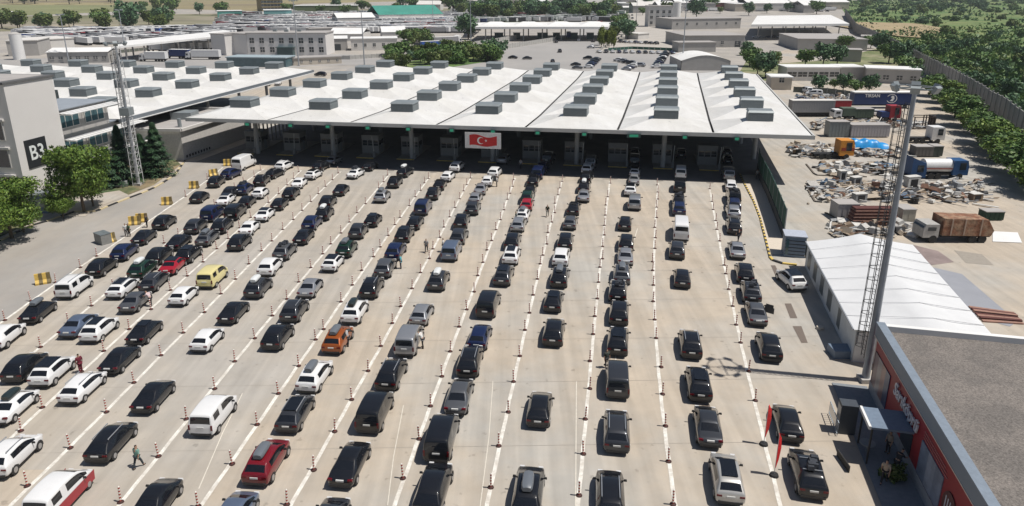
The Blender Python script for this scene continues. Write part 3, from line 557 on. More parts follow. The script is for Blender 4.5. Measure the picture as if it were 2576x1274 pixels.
# flag banner
bn = empty('flag_banner', P(1215, 374, 5.1)); tag(bn, 'white banner with a waving red crescent and star flag hanging at the canopy front', 'banner')
bn.rotation_euler = (0, 0, R(-9.1)); b = MB(); b.box(-2.95, 2.95, -.04, .04, 0, 2.6); b.build('board', mat('banner_white', (.72, .71, .69), .6), bn)
b = MB(); n = 16; zt_ = lambda u: 2.2 + .2 * math.sin(u * 7) - .2 * u - .05; zb_ = lambda u: .45 + .13 * math.sin(u * 7 + .5)
for i in range(n):
    u0, u1 = i / n, (i + 1) / n; b.prism([(-2.2 + 4.5 * u0, -.06, zb_(u0)), (-2.2 + 4.5 * u1, -.06, zb_(u1)), (-2.2 + 4.5 * u1, -.06, zt_(u1)), (-2.2 + 4.5 * u0, -.06, zt_(u0))], [(-2.2 + 4.5 * u0, -.045, zb_(u0)), (-2.2 + 4.5 * u1, -.045, zb_(u1)), (-2.2 + 4.5 * u1, -.045, zt_(u1)), (-2.2 + 4.5 * u0, -.045, zt_(u0))])
b.build('red_flag', mat('flag_red', (.55, .02, .02), .6), bn)
b = MB(); n = 22; ou, inn = [], []
for i in range(n + 1):
    t_ = R(40 + 280 * i / n); ou.append((-.35 + .58 * math.cos(t_), 1.3 + .58 * math.sin(t_))); t2 = R(52 + 256 * i / n); inn.append((-.2 + .46 * math.cos(t2), 1.3 + .46 * math.sin(t2)))
for i in range(n): b.face([(ou[i][0], -.066, ou[i][1]), (ou[i + 1][0], -.066, ou[i + 1][1]), (inn[i + 1][0], -.066, inn[i + 1][1]), (inn[i][0], -.066, inn[i][1])])
st = [(.52 + (.26 if i % 2 == 0 else .1) * math.cos(R(180 + 36 * i)), -.067, 1.3 + (.26 if i % 2 == 0 else .1) * math.sin(R(180 + 36 * i))) for i in range(10)]
for i in range(10): b.face([(.52, -.067, 1.3), st[i], st[(i + 1) % 10]])
b.build('crescent_and_star', mat('flag_white', (.8, .8, .78), .6), bn)
# ---------------------------------------------------------------- second canopy behind the office
AU2 = Vector((-13.75, 1.35, 0)); BV2 = Vector((2.27, 12.0, 0)); D0 = Vector((-68.2, 118.6, 0))
def C2(a, b, z=0.): return D0 + AU2 * a + BV2 * b + Vector((0, 0, z))
can2 = empty('rear_canopy', C2(3, 2)); tag(can2, 'second white tent-roofed canopy with grey roof vents behind the office block', 'canopy')
for a in range(9):
    b = MB()
    for r_ in range(6): pyramid_bay(b, C2, a, r_, .002)
    pb(b, 'roof_membrane', MEMB, can2)
    for r_ in range(6): roof_vent(can2, C2, a, r_)
b = MB(); b.prism([C2(0, 0, ZE - .62), C2(9, 0, ZE - .62), C2(9, 6, ZE - .62), C2(0, 6, ZE - .62)], [C2(0, 0, ZE - .56), C2(9, 0, ZE - .56), C2(9, 6, ZE - .56), C2(0, 6, ZE - .56)]); pb(b, 'ceiling', mat('ceiling_grey', (.1, .1, .1)), can2)
b = MB()
for a_, c_ in ((C2(-.012, -.02), C2(-.012, 6.02)), (C2(-.01, 6.012), C2(9, 6.012))): b.bar(Vector((a_.x, a_.y, ZE - .3)), Vector((c_.x, c_.y, ZE - .3)), .35, .62)
pb(b, 'fascia', mat('fascia_slate', (.16, .18, .2), .5), can2)
b = MB(); a_, c_ = C2(-.03, -.02, ZE - .68), C2(-.03, 6.02, ZE - .68); b.bar(a_, c_, .25, .12); pb(b, 'gutter', ROOFW, can2)
for a in (.25, 2.5, 4.5):
    for r_ in (.5, 1.5, 2.5, 3.5, 4.5, 5.5):
        b = MB(); p = C2(a, r_); b.tube((p.x, p.y, 0), (p.x, p.y, ZE - .5), .35, .35, 10); pb(b, 'column', mat('column_white', (.5, .5, .5)), can2, 40)
# ramp wall along the second canopy
b = MB(); q0, q1 = Vector((-63, 124, 0)), Vector((-51.5, 181, 0)); b.bar(q0 + Vector((0, 0, 1.6)), q1 + Vector((0, 0, 1.6)), .4, 3.2); b.bar(q0 + Vector((0, 0, 3.3)), q1 + Vector((0, 0, 3.3)), .7, .2)
tag(b.build('retaining_wall', WALLG), 'long grey wall running beside the rear canopy towards the plaza', 'wall')
# side building at the left end of the main canopy
sb = empty('side_building', (-64, 128, 0)); tag(sb, 'low flat-roofed grey building with a pale lit parapet left of the booths', 'building')
b = MB(); fp = [(-59.4, 121.6), (-54.9, 142.6), (-70, 144.5), (-73.8, 122.5)]; b.poly(fp, 0, 5.4); pb(b, 'wall', mat('side_wall', (.55, .53, .5), .8), sb)
b = MB(); f2 = [(-59.1, 121.3), (-54.6, 142.9), (-70.3, 144.8), (-74.1, 122.2)]
for i in range(4): b.bar(Vector((*f2[i], 5.6)), Vector((*f2[(i + 1) % 4], 5.6)), .45, .5)
pb(b, 'parapet', WALLW, sb); b = MB(); b.poly([(-59.8, 122), (-55.4, 142.2), (-69.6, 144), (-73.3, 123)], 5.4, 5.44); pb(b, 'roof', ROOFG, sb)
b = MB(); b.tube((-61, 125, 5.4), (-61, 125, 7), .35, .35, 10); pb(b, 'chimney', STEEL, sb); b = MB(); b.box(-66, -62, 132, 135.5, 5.44, 6.8); pb(b, 'roof_unit', STEEL, sb)
b = MB()
for i in range(9):
    p = Vector((-59.25, 121.9, 0)).lerp(Vector((-57.7, 129.2, 0)), (i + .5) / 9); b.box(p.x - .02, p.x + .06, p.y - .2, p.y + .2, .35, .8)
pb(b, 'vent_opening', DARK, sb)
b = MB()
for i in range(10):
    p = C(6.75, .95 + i * .11); b.box(p.x - .12, p.x + .12, p.y - .12, p.y + .12, 0, 7.4)
tag(b.build('slatted_screen', mat('screen_white', (.3, .3, .3))), 'screen of upright white slats closing the left end of the canopy', 'screen')
# ---------------------------------------------------------------- office block B3
of = empty('office_block', (-71, 97, 0)); tag(of, 'tall pale office block with a dark B3 sign on its blank end wall', 'building')
A_, B_ = Vector((-71.2, 96.9, 0)), Vector((-69.8, 105.5, 0)); dv = (B_ - A_) / 10.1; lv = Vector((-dv.y, dv.x, 0)).normalized()   # lv points left (-x)
if lv.x > 0: lv = -lv
def O(u, v, z): return A_ + dv * u + lv * v + Vector((0, 0, z))      # u along end wall, v leftwards
def obox(b, u0, u1, v0, v1, z0, z1, mi=0): b.prism([O(u0, v0, z0), O(u1, v0, z0), O(u1, v1, z0), O(u0, v1, z0)], [O(u0, v0, z1), O(u1, v0, z1), O(u1, v1, z1), O(u0, v1, z1)], mi)
b = MB(); obox(b, 0, 10.1, 0, 34, 0, 17); pb(b, 'wall', B3M, of)
b = MB(); obox(b, -.25, 10.35, -.15, 34, 17, 17.35); obox(b, .6, 9.5, 1, 33, 17.35, 17.4, 1); pb(b, 'roof', [mat('roof_edge_dark', (.12, .12, .12)), ROOFG], of)
for fl in range(4):
    z0 = .9 + fl * 4.1
    b = MB(); obox(b, -.35, 0, 1.1, 33, z0 + 2.75, z0 + 3.05); pb(b, 'sill', WALLW, of)
    for w_ in range(6):
        v0 = 1.5 + w_ * 5.2; b = MB(); obox(b, -.03, .05, v0, v0 + 4.2, z0, z0 + 2.6); wn = pb(b, 'window', GLASS, of)
        b = MB()
        for vv in (v0, v0 + 2.1, v0 + 4.2): obox(b, -.14, -.03, vv - .07, vv + .07, z0 - .06, z0 + 2.66)
        for zz in (z0 - .06, z0 + 2.6): obox(b, -.12, -.03, v0, v0 + 4.2, zz, zz + .08)
        pb(b, 'frame', WALLW, of)
sg = MB(); obox(sg, 1.5, 5.9, -.12, 0, 4.5, 8.7); pb(sg, 'sign_panel', mat('sign_black', (.02, .022, .025), .5), of)
Msg = Matrix.Translation(O(3.7, -.135, 6.6)) @ Matrix(((dv.x, 0, -lv.x, 0), (dv.y, 0, -lv.y, 0), (0, 1, 0, 0), (0, 0, 0, 1)))
local(textobj('B3', 3.0, mat('letter_white', (.75, .78, .76), .5), None, 'sign_letters', .03, Msg), of)
wg = empty('office_wing', (-74, 110, 0)); tag(wg, 'lower office wing with ribbon windows and white louvred sunshades behind the tall block', 'building')
b = MB(); obox(b, 10.12, 23.5, 1.2, 34, 0, 11.6); pb(b, 'wall', WALLG, wg); b = MB(); obox(b, 10.12, 23.7, 1.0, 34, 11.6, 11.75); pb(b, 'roof', mat('wing_roof', (.26, .29, .33), .7, var=.1, vs=.4), wg)
b = MB(); obox(b, 10.2, 23.4, 10, 33, 11.75, 13.2); pb(b, 'plant_room', mat('plant_dark', (.04, .05, .05)), wg)
b = MB(); obox(b, 23.52, 30, 1.6, 20, 0, 7.8); pb(b, 'lower_wall', WALLG, wg); b = MB(); obox(b, 23.3, 30.2, 1.2, 20, 7.8, 8.0); pb(b, 'lower_roof', mat('wing_roof', (.3, .3, .3)), wg)
for z0, u1 in ((8.1, 23.3), (4.0, 29.6), (.5, 29.6)):
    b = MB()
    for s_ in range(3): obox(b, 10.2, u1 + .4, -1.9 + s_ * .85, -1.35 + s_ * .85, z0 + 3.15 + .03 * s_, z0 + 3.25 + .03 * s_)
    u = 10.4
    while u < u1 + .4: obox(b, u, u + .15, -1.9, 1.2, z0 + 3.0, z0 + 3.13); u += 3.1
    pb(b, 'sunshade', ROOFW, wg)
    u = 10.9
    while u + 5 < u1 + 1:
        vf = 1.2 if u < 23 else 1.6
        b = MB(); obox(b, u, u + 5.0, vf - .05, vf + .05, z0 + .7, z0 + 2.7); pb(b, 'window', GLASSB, wg)
        b = MB(); [obox(b, q, q + .12, vf - .1, vf - .05, z0 + .7, z0 + 2.7) for q in (u, u + 1.6, u + 3.3, u + 4.9)]; obox(b, u, u + 5.02, vf - .11, vf - .05, z0 + .62, z0 + .72); pb(b, 'window_frame', WALLW, wg)
        u += 6.4
b = MB(); pts = P(290, 470), P(322, 470), P(322, 458), P(268, 458); b.prism([p + Vector((0, 0, 0)) for p in pts], [p + Vector((0, 0, .9)) for p in pts]); tag(b.build('planter_wall', ROOFW), 'low white angular planter wall on the lawn by the lattice mast', 'wall')
b = MB(); p = P(112, 532); b.box(p.x - 1.2, p.x + 1.2, p.y - 1, p.y + 1, 0, 2.6, 0); b.box(p.x - 1.4, p.x + 1.4, p.y - 1.2, p.y + 1.2, 2.6, 2.75, 1); b.box(p.x - .9, p.x + .9, p.y - 1.03, p.y - 1, .9, 2.1, 1)
tag(b.build('kiosk', [SLAB, STEEL]), 'small grey kiosk under the green trees beside the kerb', 'kiosk')
# kerbs
def kerb(pts, name, w=.3, h=.16, seg=1.0, mats=(YEL, BLK)):
    q = px(pts); b = MB(); k = 0
    for i in range(len(q) - 1):
        n = max(1, int((q[i + 1] - q[i]).length / seg))
        for j in range(n):
            a, c = q[i].lerp(q[i + 1], j / n), q[i].lerp(q[i + 1], (j + 1) / n); up = Vector((0, 0, h / 2)); b.bar(a + up, c + up, w, h, k % 2); k += 1
    return tag(b.build(name, list(mats)), kind='structure')
kerb(KL[2:], 'kerb', seg=1.5, mats=(mat('pale_kerb', (.55, .46, .28), .8), BLK))
KR = [(1862, 440), (1872, 462), (1895, 506), (1912, 550), (1925, 600), (1937, 648)]
kerb(KR, 'kerb', .22, .14, .6); kerb([(1937, 648), (1944, 656), (1968, 664), (2004, 668)], 'kerb', .3, .16, .9)
g = flat('footpath', px([(1866, 440), (1940, 640), (1972, 640), (1970, 600), (1912, 440)]), .003, mat('path_conc', (.58, .51, .42), .85, var=.06)); tag(g, kind='structure')
GR = mat('drain_grate', (.15, .12, .10), .8, var=.3, vs=6, stretch=(1, 8, 1))
for i, q in enumerate([[(1939, 668), (1950, 668), (1965, 697), (1952, 697)], [(1974, 764), (1990, 764), (2006, 801), (1988, 801)], [(1994, 821), (2016, 821), (2032, 863), (2016, 863)], [(1766, 1056 - 38), (1786, 1018), (1786, 1029), (1762, 1029)]]):
    o = flat('drain_grate', px(q), .006, GR); tag(o, ['rusty drain grate nearest the end of the yellow kerb', 'middle rusty drain grate beside the tent shadow', 'stepped drain grate nearest the mast', 'small drain grate behind a black car'][i], 'grate')
# green mesh fence with posts
fe = empty('mesh_fence', P(1971, 600)); tag(fe, 'tall dark green mesh fence running from the canopy to the guard cabin', 'fence')
fpts = px([(1971, 600), (1952, 548), (1930, 492), (1908, 446), (1905, 428)]); 
b = MB(); b2 = MB()
for i in range(len(fpts) - 1):
    a, c = fpts[i], fpts[i + 1]; z = Vector((0, 0, 1)); b.bar(a + z * .6, c + z * .6, .25, 1.2); b2.bar(a + z * 2.5, c + z * 2.5, .06, 2.6)
pb(b, 'base_wall', mat('dark_wall', (.07, .075, .075), .8, var=.2), fe); pb(b2, 'mesh_panel', GREENF, fe)
for i in range(12):
    t_ = i / 11 * (len(fpts) - 1); k = min(int(t_), len(fpts) - 2); p = fpts[k].lerp(fpts[k + 1], t_ - k); b = MB(); b.box(p.x - .05, p.x + .05, p.y - .05, p.y + .05, 0, 3.95); pb(b, 'post', STEEL, fe)
# guard cabin
gp = P(1997, 648); gc = empty('guard_cabin', gp, R(-14)); tag(gc, 'grey louvred guard cabin at the end of the green fence', 'cabin')
b = MB(); b.box(-1.15, 1.15, 0, 2.2, 0, 2.5); b.build('wall', SLAB, gc)
b = MB(); b.box(-1.25, 1.25, -.1, 2.3, 2.5, 2.62); b.build('roof', mat('cabin_roof', (.42, .45, .52), .5), gc); b = MB()
for i in range(5): b.box(-1.1, 1.1, -.03, 0, .3 + i * .42, .38 + i * .42)
b.build('louvre', BLK, gc); b = MB(); b.box(-1.02, -.72, -.05, 0, .3, 2.2); b.build('window', GLASSB, gc)
b = MB(); b.box(1.3, 1.9, .1, .6, 0, 1.9, 0); b.box(1.2, 1.9, 1, 1.6, 0, 1.2, 0, taper=.8); o = b.build('cabinet', mat('cabinet_dark', (.03, .035, .03))); o.matrix_world = gc.matrix_basis.copy(); tag(o, 'dark equipment cabinets standing between the guard cabin and the tent', 'cabinet')
# ---------------------------------------------------------------- white tent
tn = empty('storage_tent', (34, 60, 0)); tag(tn, 'long white ridge tent with a grey side wall next to the lighting mast', 'tent')
e0, e1, f0, f1 = Vector((28.4, 51.6, 3.0)), Vector((32.8, 72.2, 3.0)), Vector((39.1, 49.6, 3.0)), Vector((44.2, 71.2, 3.0)); r0, r1 = (e0 + f0) / 2 + Vector((.3, -2.2, 1.2)), (e1 + f1) / 2 + Vector((0, 0, 1.1))
TENT = mat('tent_fabric', (.66, .665, .67), .45, var=.05, vs=.5, bump=.25, bs=1.2)
b = MB(); n = 12
for i in range(n):
    u0, u1 = i / n, (i + 1) / n
    for (p0, p1) in ((e0, e1), (f0, f1)):
        m = 5
        for j in range(m):
            def pt(u, v): q = p0.lerp(p1, u).lerp(r0.lerp(r1, u), v); q.z -= .12 * math.sin(math.pi * v) + .05 * abs(math.sin(u * n * math.pi)) ; return q
            b.face([pt(u0, j / m), pt(u1, j / m), pt(u1, (j + 1) / m), pt(u0, (j + 1) / m)])
pb(b, 'roof', TENT, tn, 60)
for i in range(1, 8):
    b = MB(); u_ = i / 8; up_ = Vector((0, 0, .03)); b.bar(e0.lerp(e1, u_) + up_, r0.lerp(r1, u_) + up_, .04, .03); b.bar(f0.lerp(f1, u_) + up_, r0.lerp(r1, u_) + up_, .07, .05); pb(b, 'roof_seam', mat('tent_seam', (.62, .625, .63), .6), tn)
z0 = lambda p, z=0: Vector((p.x, p.y, z)); ins = (f0 - e0).normalized() * .25
b = MB(); b.prism([z0(e0 + ins), z0(e1 + ins), z0(e1 + ins * 1.4), z0(e0 + ins * 1.4)], [z0(e0 + ins, 2.95), z0(e1 + ins, 2.95), z0(e1 + ins * 1.4, 2.95), z0(e0 + ins * 1.4, 2.95)])
b.prism([z0(f0 - ins), z0(f1 - ins), z0(f1 - ins * 1.4), z0(f0 - ins * 1.4)], [z0(f0 - ins, 2.95), z0(f1 - ins, 2.95), z0(f1 - ins * 1.4, 2.95), z0(f0 - ins * 1.4, 2.95)])
for (p, q, r_) in ((e0, f0, r0), (e1, f1, r1)): b.face([z0(p + ins), z0(q - ins), z0(q - ins, 2.9), z0(r_, 3.9), z0(p + ins, 2.9)])
pb(b, 'wall', mat('tent_wall', (.62, .64, .64), .6, var=.1, vs=.8), tn)
for i, (ua, ub) in enumerate([(.05, .12), (.2, .27), (.36, .43), (.52, .60), (.72, .77)]):
    b = MB(); a, c = e0.lerp(e1, 1 - ua), e0.lerp(e1, 1 - ub); of_ = ins * .94; b.prism([z0(a + of_, .5), z0(c + of_, .5), z0(c + ins, .5), z0(a + ins, .5)], [z0(a + of_, 2.3), z0(c + of_, 2.3), z0(c + ins, 2.3), z0(a + ins, 2.3)]); pb(b, 'window', mat('tent_window', (.10, .12, .13), .4), tn)
b = MB(); a = z0(e0); [b.bar(z0(e0.lerp(e1, k / 8), 3.0), z0(e0.lerp(e1, (k + 1) / 8), 3.0), .1, .1) for k in range(8)]; pb(b, 'eave_rail', POLE, tn)
b = MB(); p = P(2118, 896); b.box(p.x - .9, p.x + .9, p.y - .5, p.y + .9, 0, .7); tag(b.build('storage_chest', SLAB), 'low slate-coloured chest in the shadow at the near foot of the tent', 'chest')
b = MB(); p = P(2062, 828); b.tube((p.x, p.y, .0), (p.x, p.y, .25), .35, .3, 10); tag(b.build('concrete_block', WALLB), 'small round concrete block on the edge of the tent shadow', 'block')
# ---------------------------------------------------------------- shop
sh = empty('shop_building', (34, 38, 0)); tag(sh, 'red-walled shop with grey fascia and flat gravel roof', 'shop')
S0, S1 = Vector((28.0, 47.3, 0)), Vector((24.1, 29.6, 0)); sdv = (S1 - S0) / 19.8; sn = Vector((sdv.y, -sdv.x, 0)).normalized()
if sn.x > 0: sn = -sn                                    # outward normal (towards the yard)
LEN = 24.0
def SH(u, v, z): return S0 + sdv * u - sn * v + Vector((0, 0, z))      # u along the front (away -> near), v into the building
def sbox(b, u0, u1, v0, v1, z0_, z1_, mi=0): b.prism([SH(u0, v0, z0_), SH(u1, v0, z0_), SH(u1, v1, z0_), SH(u0, v1, z0_)], [SH(u0, v0, z1_), SH(u1, v0, z1_), SH(u1, v1, z1_), SH(u0, v1, z1_)], mi)
b = MB(); sbox(b, 0, LEN, 0, 24, .9, 4.7); pb(b, 'wall', RED, sh); b = MB(); sbox(b, -.03, LEN, -.04, 24, 0, .9); pb(b, 'plinth', mat('plinth_grey', (.30, .31, .33), .7), sh)
b = MB(); sbox(b, -.15, LEN, -.18, .32, 4.7, 5.75, 0); sbox(b, -.15, .3, .33, 24, 4.7, 5.75, 1); pb(b, 'fascia', [FASC, ROOFW], sh)
b = MB(); sbox(b, -.2, LEN, -.24, .36, 5.75, 5.84); pb(b, 'coping', mat('coping_slate', (.20, .24, .29), .5), sh)
b = MB(); sbox(b, .3, LEN, .33, 24, 5.15, 5.3); pb(b, 'roof', GRAVEL, sh)
b = MB(); sbox(b, -.16, LEN, -.21, -.05, 4.64, 4.7); pb(b, 'trim_strip', mat('trim_cream', (.75, .6, .5), .5), sh)
def poster(u0, u1, z0_, z1_, cols, nm='poster'):
    b = MB(); n = len(cols)
    for i in range(n): sbox(b, u0 + (u1 - u0) * i / n, u0 + (u1 - u0) * (i + 1) / n, -.06, -.005, z0_, z1_, i)
    sbox(b, u0 - .06, u0, -.08, -.005, z0_, z1_, 0); pb(b, nm, cols, sh)
pc = lambda n, c: mat('poster_' + n, c, .35, var=.35, vs=.9)
poster(.35, 4.3, .9, 3.6, [pc('plum', (.10, .05, .08)), pc('grey', (.2, .18, .2)), pc('sand', (.25, .13, .12)), pc('blue', (.06, .08, .16))])
poster(12.0, 15.8, 1.0, 3.3, [pc('steel', (.16, .2, .28)), pc('pale', (.28, .31, .38)), pc('mist', (.2, .23, .3))])
for (u_, n_, txt, sz) in ((4.9, 0, 'Sarıköprü', 1.45), ):
    M_ = Matrix.Translation(SH(8.3, -.10, 3.5)) @ Matrix(((sdv.x, 0, sn.x, 0), (sdv.y, 0, sn.y, 0), (0, 1, 0, 0), (0, 0, 0, 1)))
    if M_.to_3x3().determinant() < 0: pass
    local(textobj(txt, 1.35, mat('letter_silver', (.62, .62, .66), .4), None, 'shop_lettering', .05, M_, .2), sh)
b = MB()
for i in range(3): sbox(b, 12.0, 16.2 - i * .2, -.05, -.005, 3.5 + i * .22, 3.53 + i * .22)
pb(b, 'wall_stripe', mat('stripe_pink', (.55, .25, .22), .5), sh)
b = MB(); cxu, czz = 17.2, 2.2
for i in range(16):
    t0, t1 = 2 * math.pi * i / 16, 2 * math.pi * (i + 1) / 16
    b.prism([SH(cxu, -.02, czz), SH(cxu + 1.0 * math.cos(t0), -.02, czz + 1.0 * math.sin(t0)), SH(cxu + 1.0 * math.cos(t1), -.02, czz + 1.0 * math.sin(t1))], [SH(cxu, -.07, czz), SH(cxu + 1.0 * math.cos(t0), -.07, czz + 1.0 * math.sin(t0)), SH(cxu + 1.0 * math.cos(t1), -.07, czz + 1.0 * math.sin(t1))], 0)
for k in (-.5, -.17, .17, .5): sbox(b, cxu + k - .05, cxu + k + .05, -.09, -.06, czz - .5, czz + .55, 1)
pb(b, 'round_emblem', [mat('emblem_dark', (.10, .03, .03)), mat('letter_silver', (.6, .6, .6))], sh)
b = MB(); sbox(b, 7.9, 10.5, -2.6, -.05, 2.75, 2.9, 0); sbox(b, 7.9, 10.5, -2.75, -2.6, 2.7, 2.95, 1); pb(b, 'entrance_canopy', [mat('awning_slate', (.16, .21, .28), .5), ROOFW], sh)
b = MB()
for u_ in (8.0, 10.4): sbox(b, u_ - .05, u_ + .05, -2.55, -2.45, .0, 2.75)
pb(b, 'canopy_leg', BLK, sh)
b = MB(); sbox(b, 8.1, 10.3, -.03, -.005, .1, 2.5); pb(b, 'door', GLASS, sh)
b = MB(); sbox(b, 6.0, 7.0, -3.6, -2.5, 0, 2.3, 0); sbox(b, 6.05, 6.95, -3.62, -3.6, .2, 2.1, 1); tag(b.build('notice_cabinet', [mat('cab_dark', (.05, .06, .075)), mat('cab_front', (.1, .12, .15), .3)]), 'dark upright cabinet beside the shop entrance canopy', 'cabinet')
b = MB()
for i in range(12): sbox(b, 4.4 + i * .27, 4.43 + i * .27, -3.75, -3.72, 0, 1.05)
sbox(b, 4.4, 7.4, -3.76, -3.71, 1.05, 1.1); sbox(b, 4.4, 7.4, -3.76, -3.71, .15, .19); tag(b.build('railing', mat('rail_pale', (.35, .4, .45), .5)), 'thin pale railing in the shade in front of the shop', 'railing')
b = MB(); p = SH(9.0, -2.2, 0); b.tube((p.x, p.y, 0), (p.x, p.y, .8), .05, .05, 8); b.tube((p.x, p.y, .75), (p.x, p.y, .8), .5, .5, 14); b.tube((p.x, p.y, 0), (p.x, p.y, .03), .3, .3, 12); tag(b.build('table', STEEL), 'round table under the shop entrance canopy', 'table')
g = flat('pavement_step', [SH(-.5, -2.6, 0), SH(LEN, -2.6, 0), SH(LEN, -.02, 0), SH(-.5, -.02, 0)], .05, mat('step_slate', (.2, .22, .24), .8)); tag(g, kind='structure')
b = MB(); q = px([(2104, 1146 - 0), (2122, 1190)]); b.box(q[0].x, q[0].x + .06, q[1].y, q[0].y, 0, .5); tag(b.build('wheel_stop', BLK), 'thin black upstand at the edge of the shop shadow', 'bollard')
# ---------------------------------------------------------------- masts
def floodmast(name, base, h, r0_, r1_, label, ladder=True, lattice=False, lamps=6, lean=0.):
    pm = NM if r0_ > .318 and h > 23 else POLE
    r = empty(name, base); b = MB(); n = 8
    for i in range(n): b.tube((0, 0, h * i / n), (0, 0, h * (i + 1) / n), r0_ + (r1_ - r0_) * i / n, r0_ + (r1_ - r0_) * (i + 1) / n - .01, 12)
    b.build('pole', pm, r, 40); b = MB(); b.box(-.5, .5, -.5, .5, 0, .35); b.build('footing', WALLG, r)
    if ladder:
        b = MB(); x = -(r0_ + .22)
        xf = lambda z: -(r0_ + (r1_ - r0_) * z / h + .22)
        for y in (-.22, .22): b.bar((xf(0), y, 2.2), (xf(h), y, h - 1), .045, .045)
        z = 2.4
        while z < h - 1: b.bar((xf(z), -.22, z), (xf(z), .22, z), .025, .025); z += .4
        z = 3.2
        while z < h - 1:
            x = xf(z); pts = [(x + .0, -.3), (x - .45, -.34), (x - .72, 0), (x - .45, .34), (x, .3)]
            for i in range(4): b.bar((pts[i][0], pts[i][1], z), (pts[i + 1][0], pts[i + 1][1], z), .035, .035)
            z += .95
        for (ox, oy) in ((-.45, -.34), (-.72, 0), (-.45, .34)): b.bar((xf(3.2) + ox, oy, 3.2), (xf(h - 1.5) + ox, oy, h - 1.5), .035, .035)
        b.build('ladder_cage', mat('ladder_dark', (.06, .065, .07), .6), r)
    b = MB(); hz = h + .1
    for i in range(16):
        t0, t1 = 2 * math.pi * i / 16, 2 * math.pi * (i + 1) / 16; b.bar((1.3 * math.cos(t0), 1.3 * math.sin(t0), hz), (1.3 * math.cos(t1), 1.3 * math.sin(t1), hz), .08, .08)
        if i % 4 == 0: b.bar((0, 0, hz), (1.3 * math.cos(t0), 1.3 * math.sin(t0), hz), .08, .08)
    b.build('head_frame', STEEL, r)
    for i in range(lamps):
        t0 = 2 * math.pi * i / lamps; b = MB(); rot = Matrix.Translation((1.45 * math.cos(t0), 1.45 * math.sin(t0), hz)) @ Matrix.Rotation(t0, 4, 'Z') @ Matrix.Rotation(R(30), 4, 'Y')
        b.box(-.1, .15, -.3, .3, -.25, .25, 0, rot); b.build('floodlight', STEEL, r)
    return tag(r, label, 'mast')
NM = mat('dark_galvanised', (.30, .33, .37), .4, metal=.3, var=.12, vs=1.5)
floodmast('lighting_mast', P(2176, 958), 23.4, .32, .16, 'thick grey lighting mast with caged ladder beside the red shop')
lm = floodmast('lighting_mast', P(349, 466), 21.9, .24, .12, 'lighting mast with a lattice cage in front of the conifers', lamps=6)
b = MB()
for z in [2 + i * 1.1 for i in range(18)]:
    s_ = .55 if z < 11 else .42
    for (xa, ya, xb, yb) in ((-s_, -s_, s_, -s_), (s_, -s_, s_, s_), (s_, s_, -s_, s_), (-s_, s_, -s_, -s_)): b.bar((xa, ya, z), (xb, yb, z), .05, .05); b.bar((xa, ya, z), (xb, yb, z + 1.1), .035, .035)
for (xa, ya) in ((-1, -1), (1, -1), (1, 1), (-1, 1)): b.bar((xa * .58, ya * .58, 0), (xa * .4, ya * .4, 21.5), .07, .07)
b.build('lattice', mat('lattice_white', (.6, .6, .6), .5), lm); b = MB(); b.box(-.75, .75, -.75, .75, 11.2, 12.4); b.build('service_cage', STEEL, lm)
for i, (bx, tp, lb) in enumerate([((752, 166), 24.5, 'thin lighting mast rising in front of the white office with square windows'), ((917, 166), 20.5, 'thin dark lighting mast right of the white office'), ((1716, 166), 24.5, 'thin lighting mast at the left edge of the white arched tent'), ((174, 160), 19, 'thin dark mast in front of the long white-roofed shed'), ((1185, 120), 22, 'mast left of the far canopy beside the poplar'), ((318, 145), 20, 'thin mast beside the long inclined white roof'), ((1600, 62), 24, 'far slender mast beside the access road'), ((1090, 70), 20, 'far mast behind the blue trailer')]):
    floodmast('lighting_mast', P(*bx), tp, .28, .14, lb, ladder=False, lamps=4)
# ---------------------------------------------------------------- feather flags, barriers, box
FR = mat('feather_red', (.65, .03, .03), .6, var=.1)
for i, (bx, by, lb) in enumerate([(1921, 1119, 'red feather flag left of the black hatchback, farther of the two'), (1947, 1197, 'red feather flag with round base, nearer of the two')]):
    p = P(bx, by); r = empty('feather_flag', p, R(10 if i else -5)); tag(r, lb, 'flag', 'red feather flags on the rightmost line')
    b = MB(); b.tube((0, 0, 0), (0, 0, .14), .30, .26, 14); b.build('base', BLACK, r); b = MB(); b.tube((0, 0, .1), (0, 0, 3.1), .022, .015, 6); b.build('pole', POLE, r)
    b = MB(); pr = [(.02, .6, .05), (.02, 1.2, .22), (.02, 2.0, .33), (.02, 2.7, .30), (.02, 3.1, .1)]
    for j in range(4): (x0, z0_, w0), (x1, z1_, w1) = pr[j], pr[j + 1]; b.prism([(x0, -.006, z0_), (w0, -.006 + .05 * j, z0_), (w0, .006 + .05 * j, z0_), (x0, .006, z0_)], [(x1, -.006, z1_), (w1, -.006 + .05 * (j + 1), z1_), (w1, .006 + .05 * (j + 1), z1_), (x1, .006, z1_)])
    b.build('sail', FR, r)
br0 = MB(); pr = [(-.40, 0), (-.40, .18), (-.16, .42), (-.11, 1.0), (.11, 1.0), (.16, .42), (.40, .18), (.40, 0)]
for i in range(4):
    x0, x1 = -.7 + .35 * i, -.7 + .35 * (i + 1); br0.prism([(x0, y, z) for y, z in pr], [(x1, y, z) for y, z in pr], i % 2)
br0 = br0.build('road_barrier', [mat('barrier_yellow', (.62, .42, .10), .6, var=.2, vs=3), mat('barrier_olive', (.16, .12, .05), .7, var=.2)])
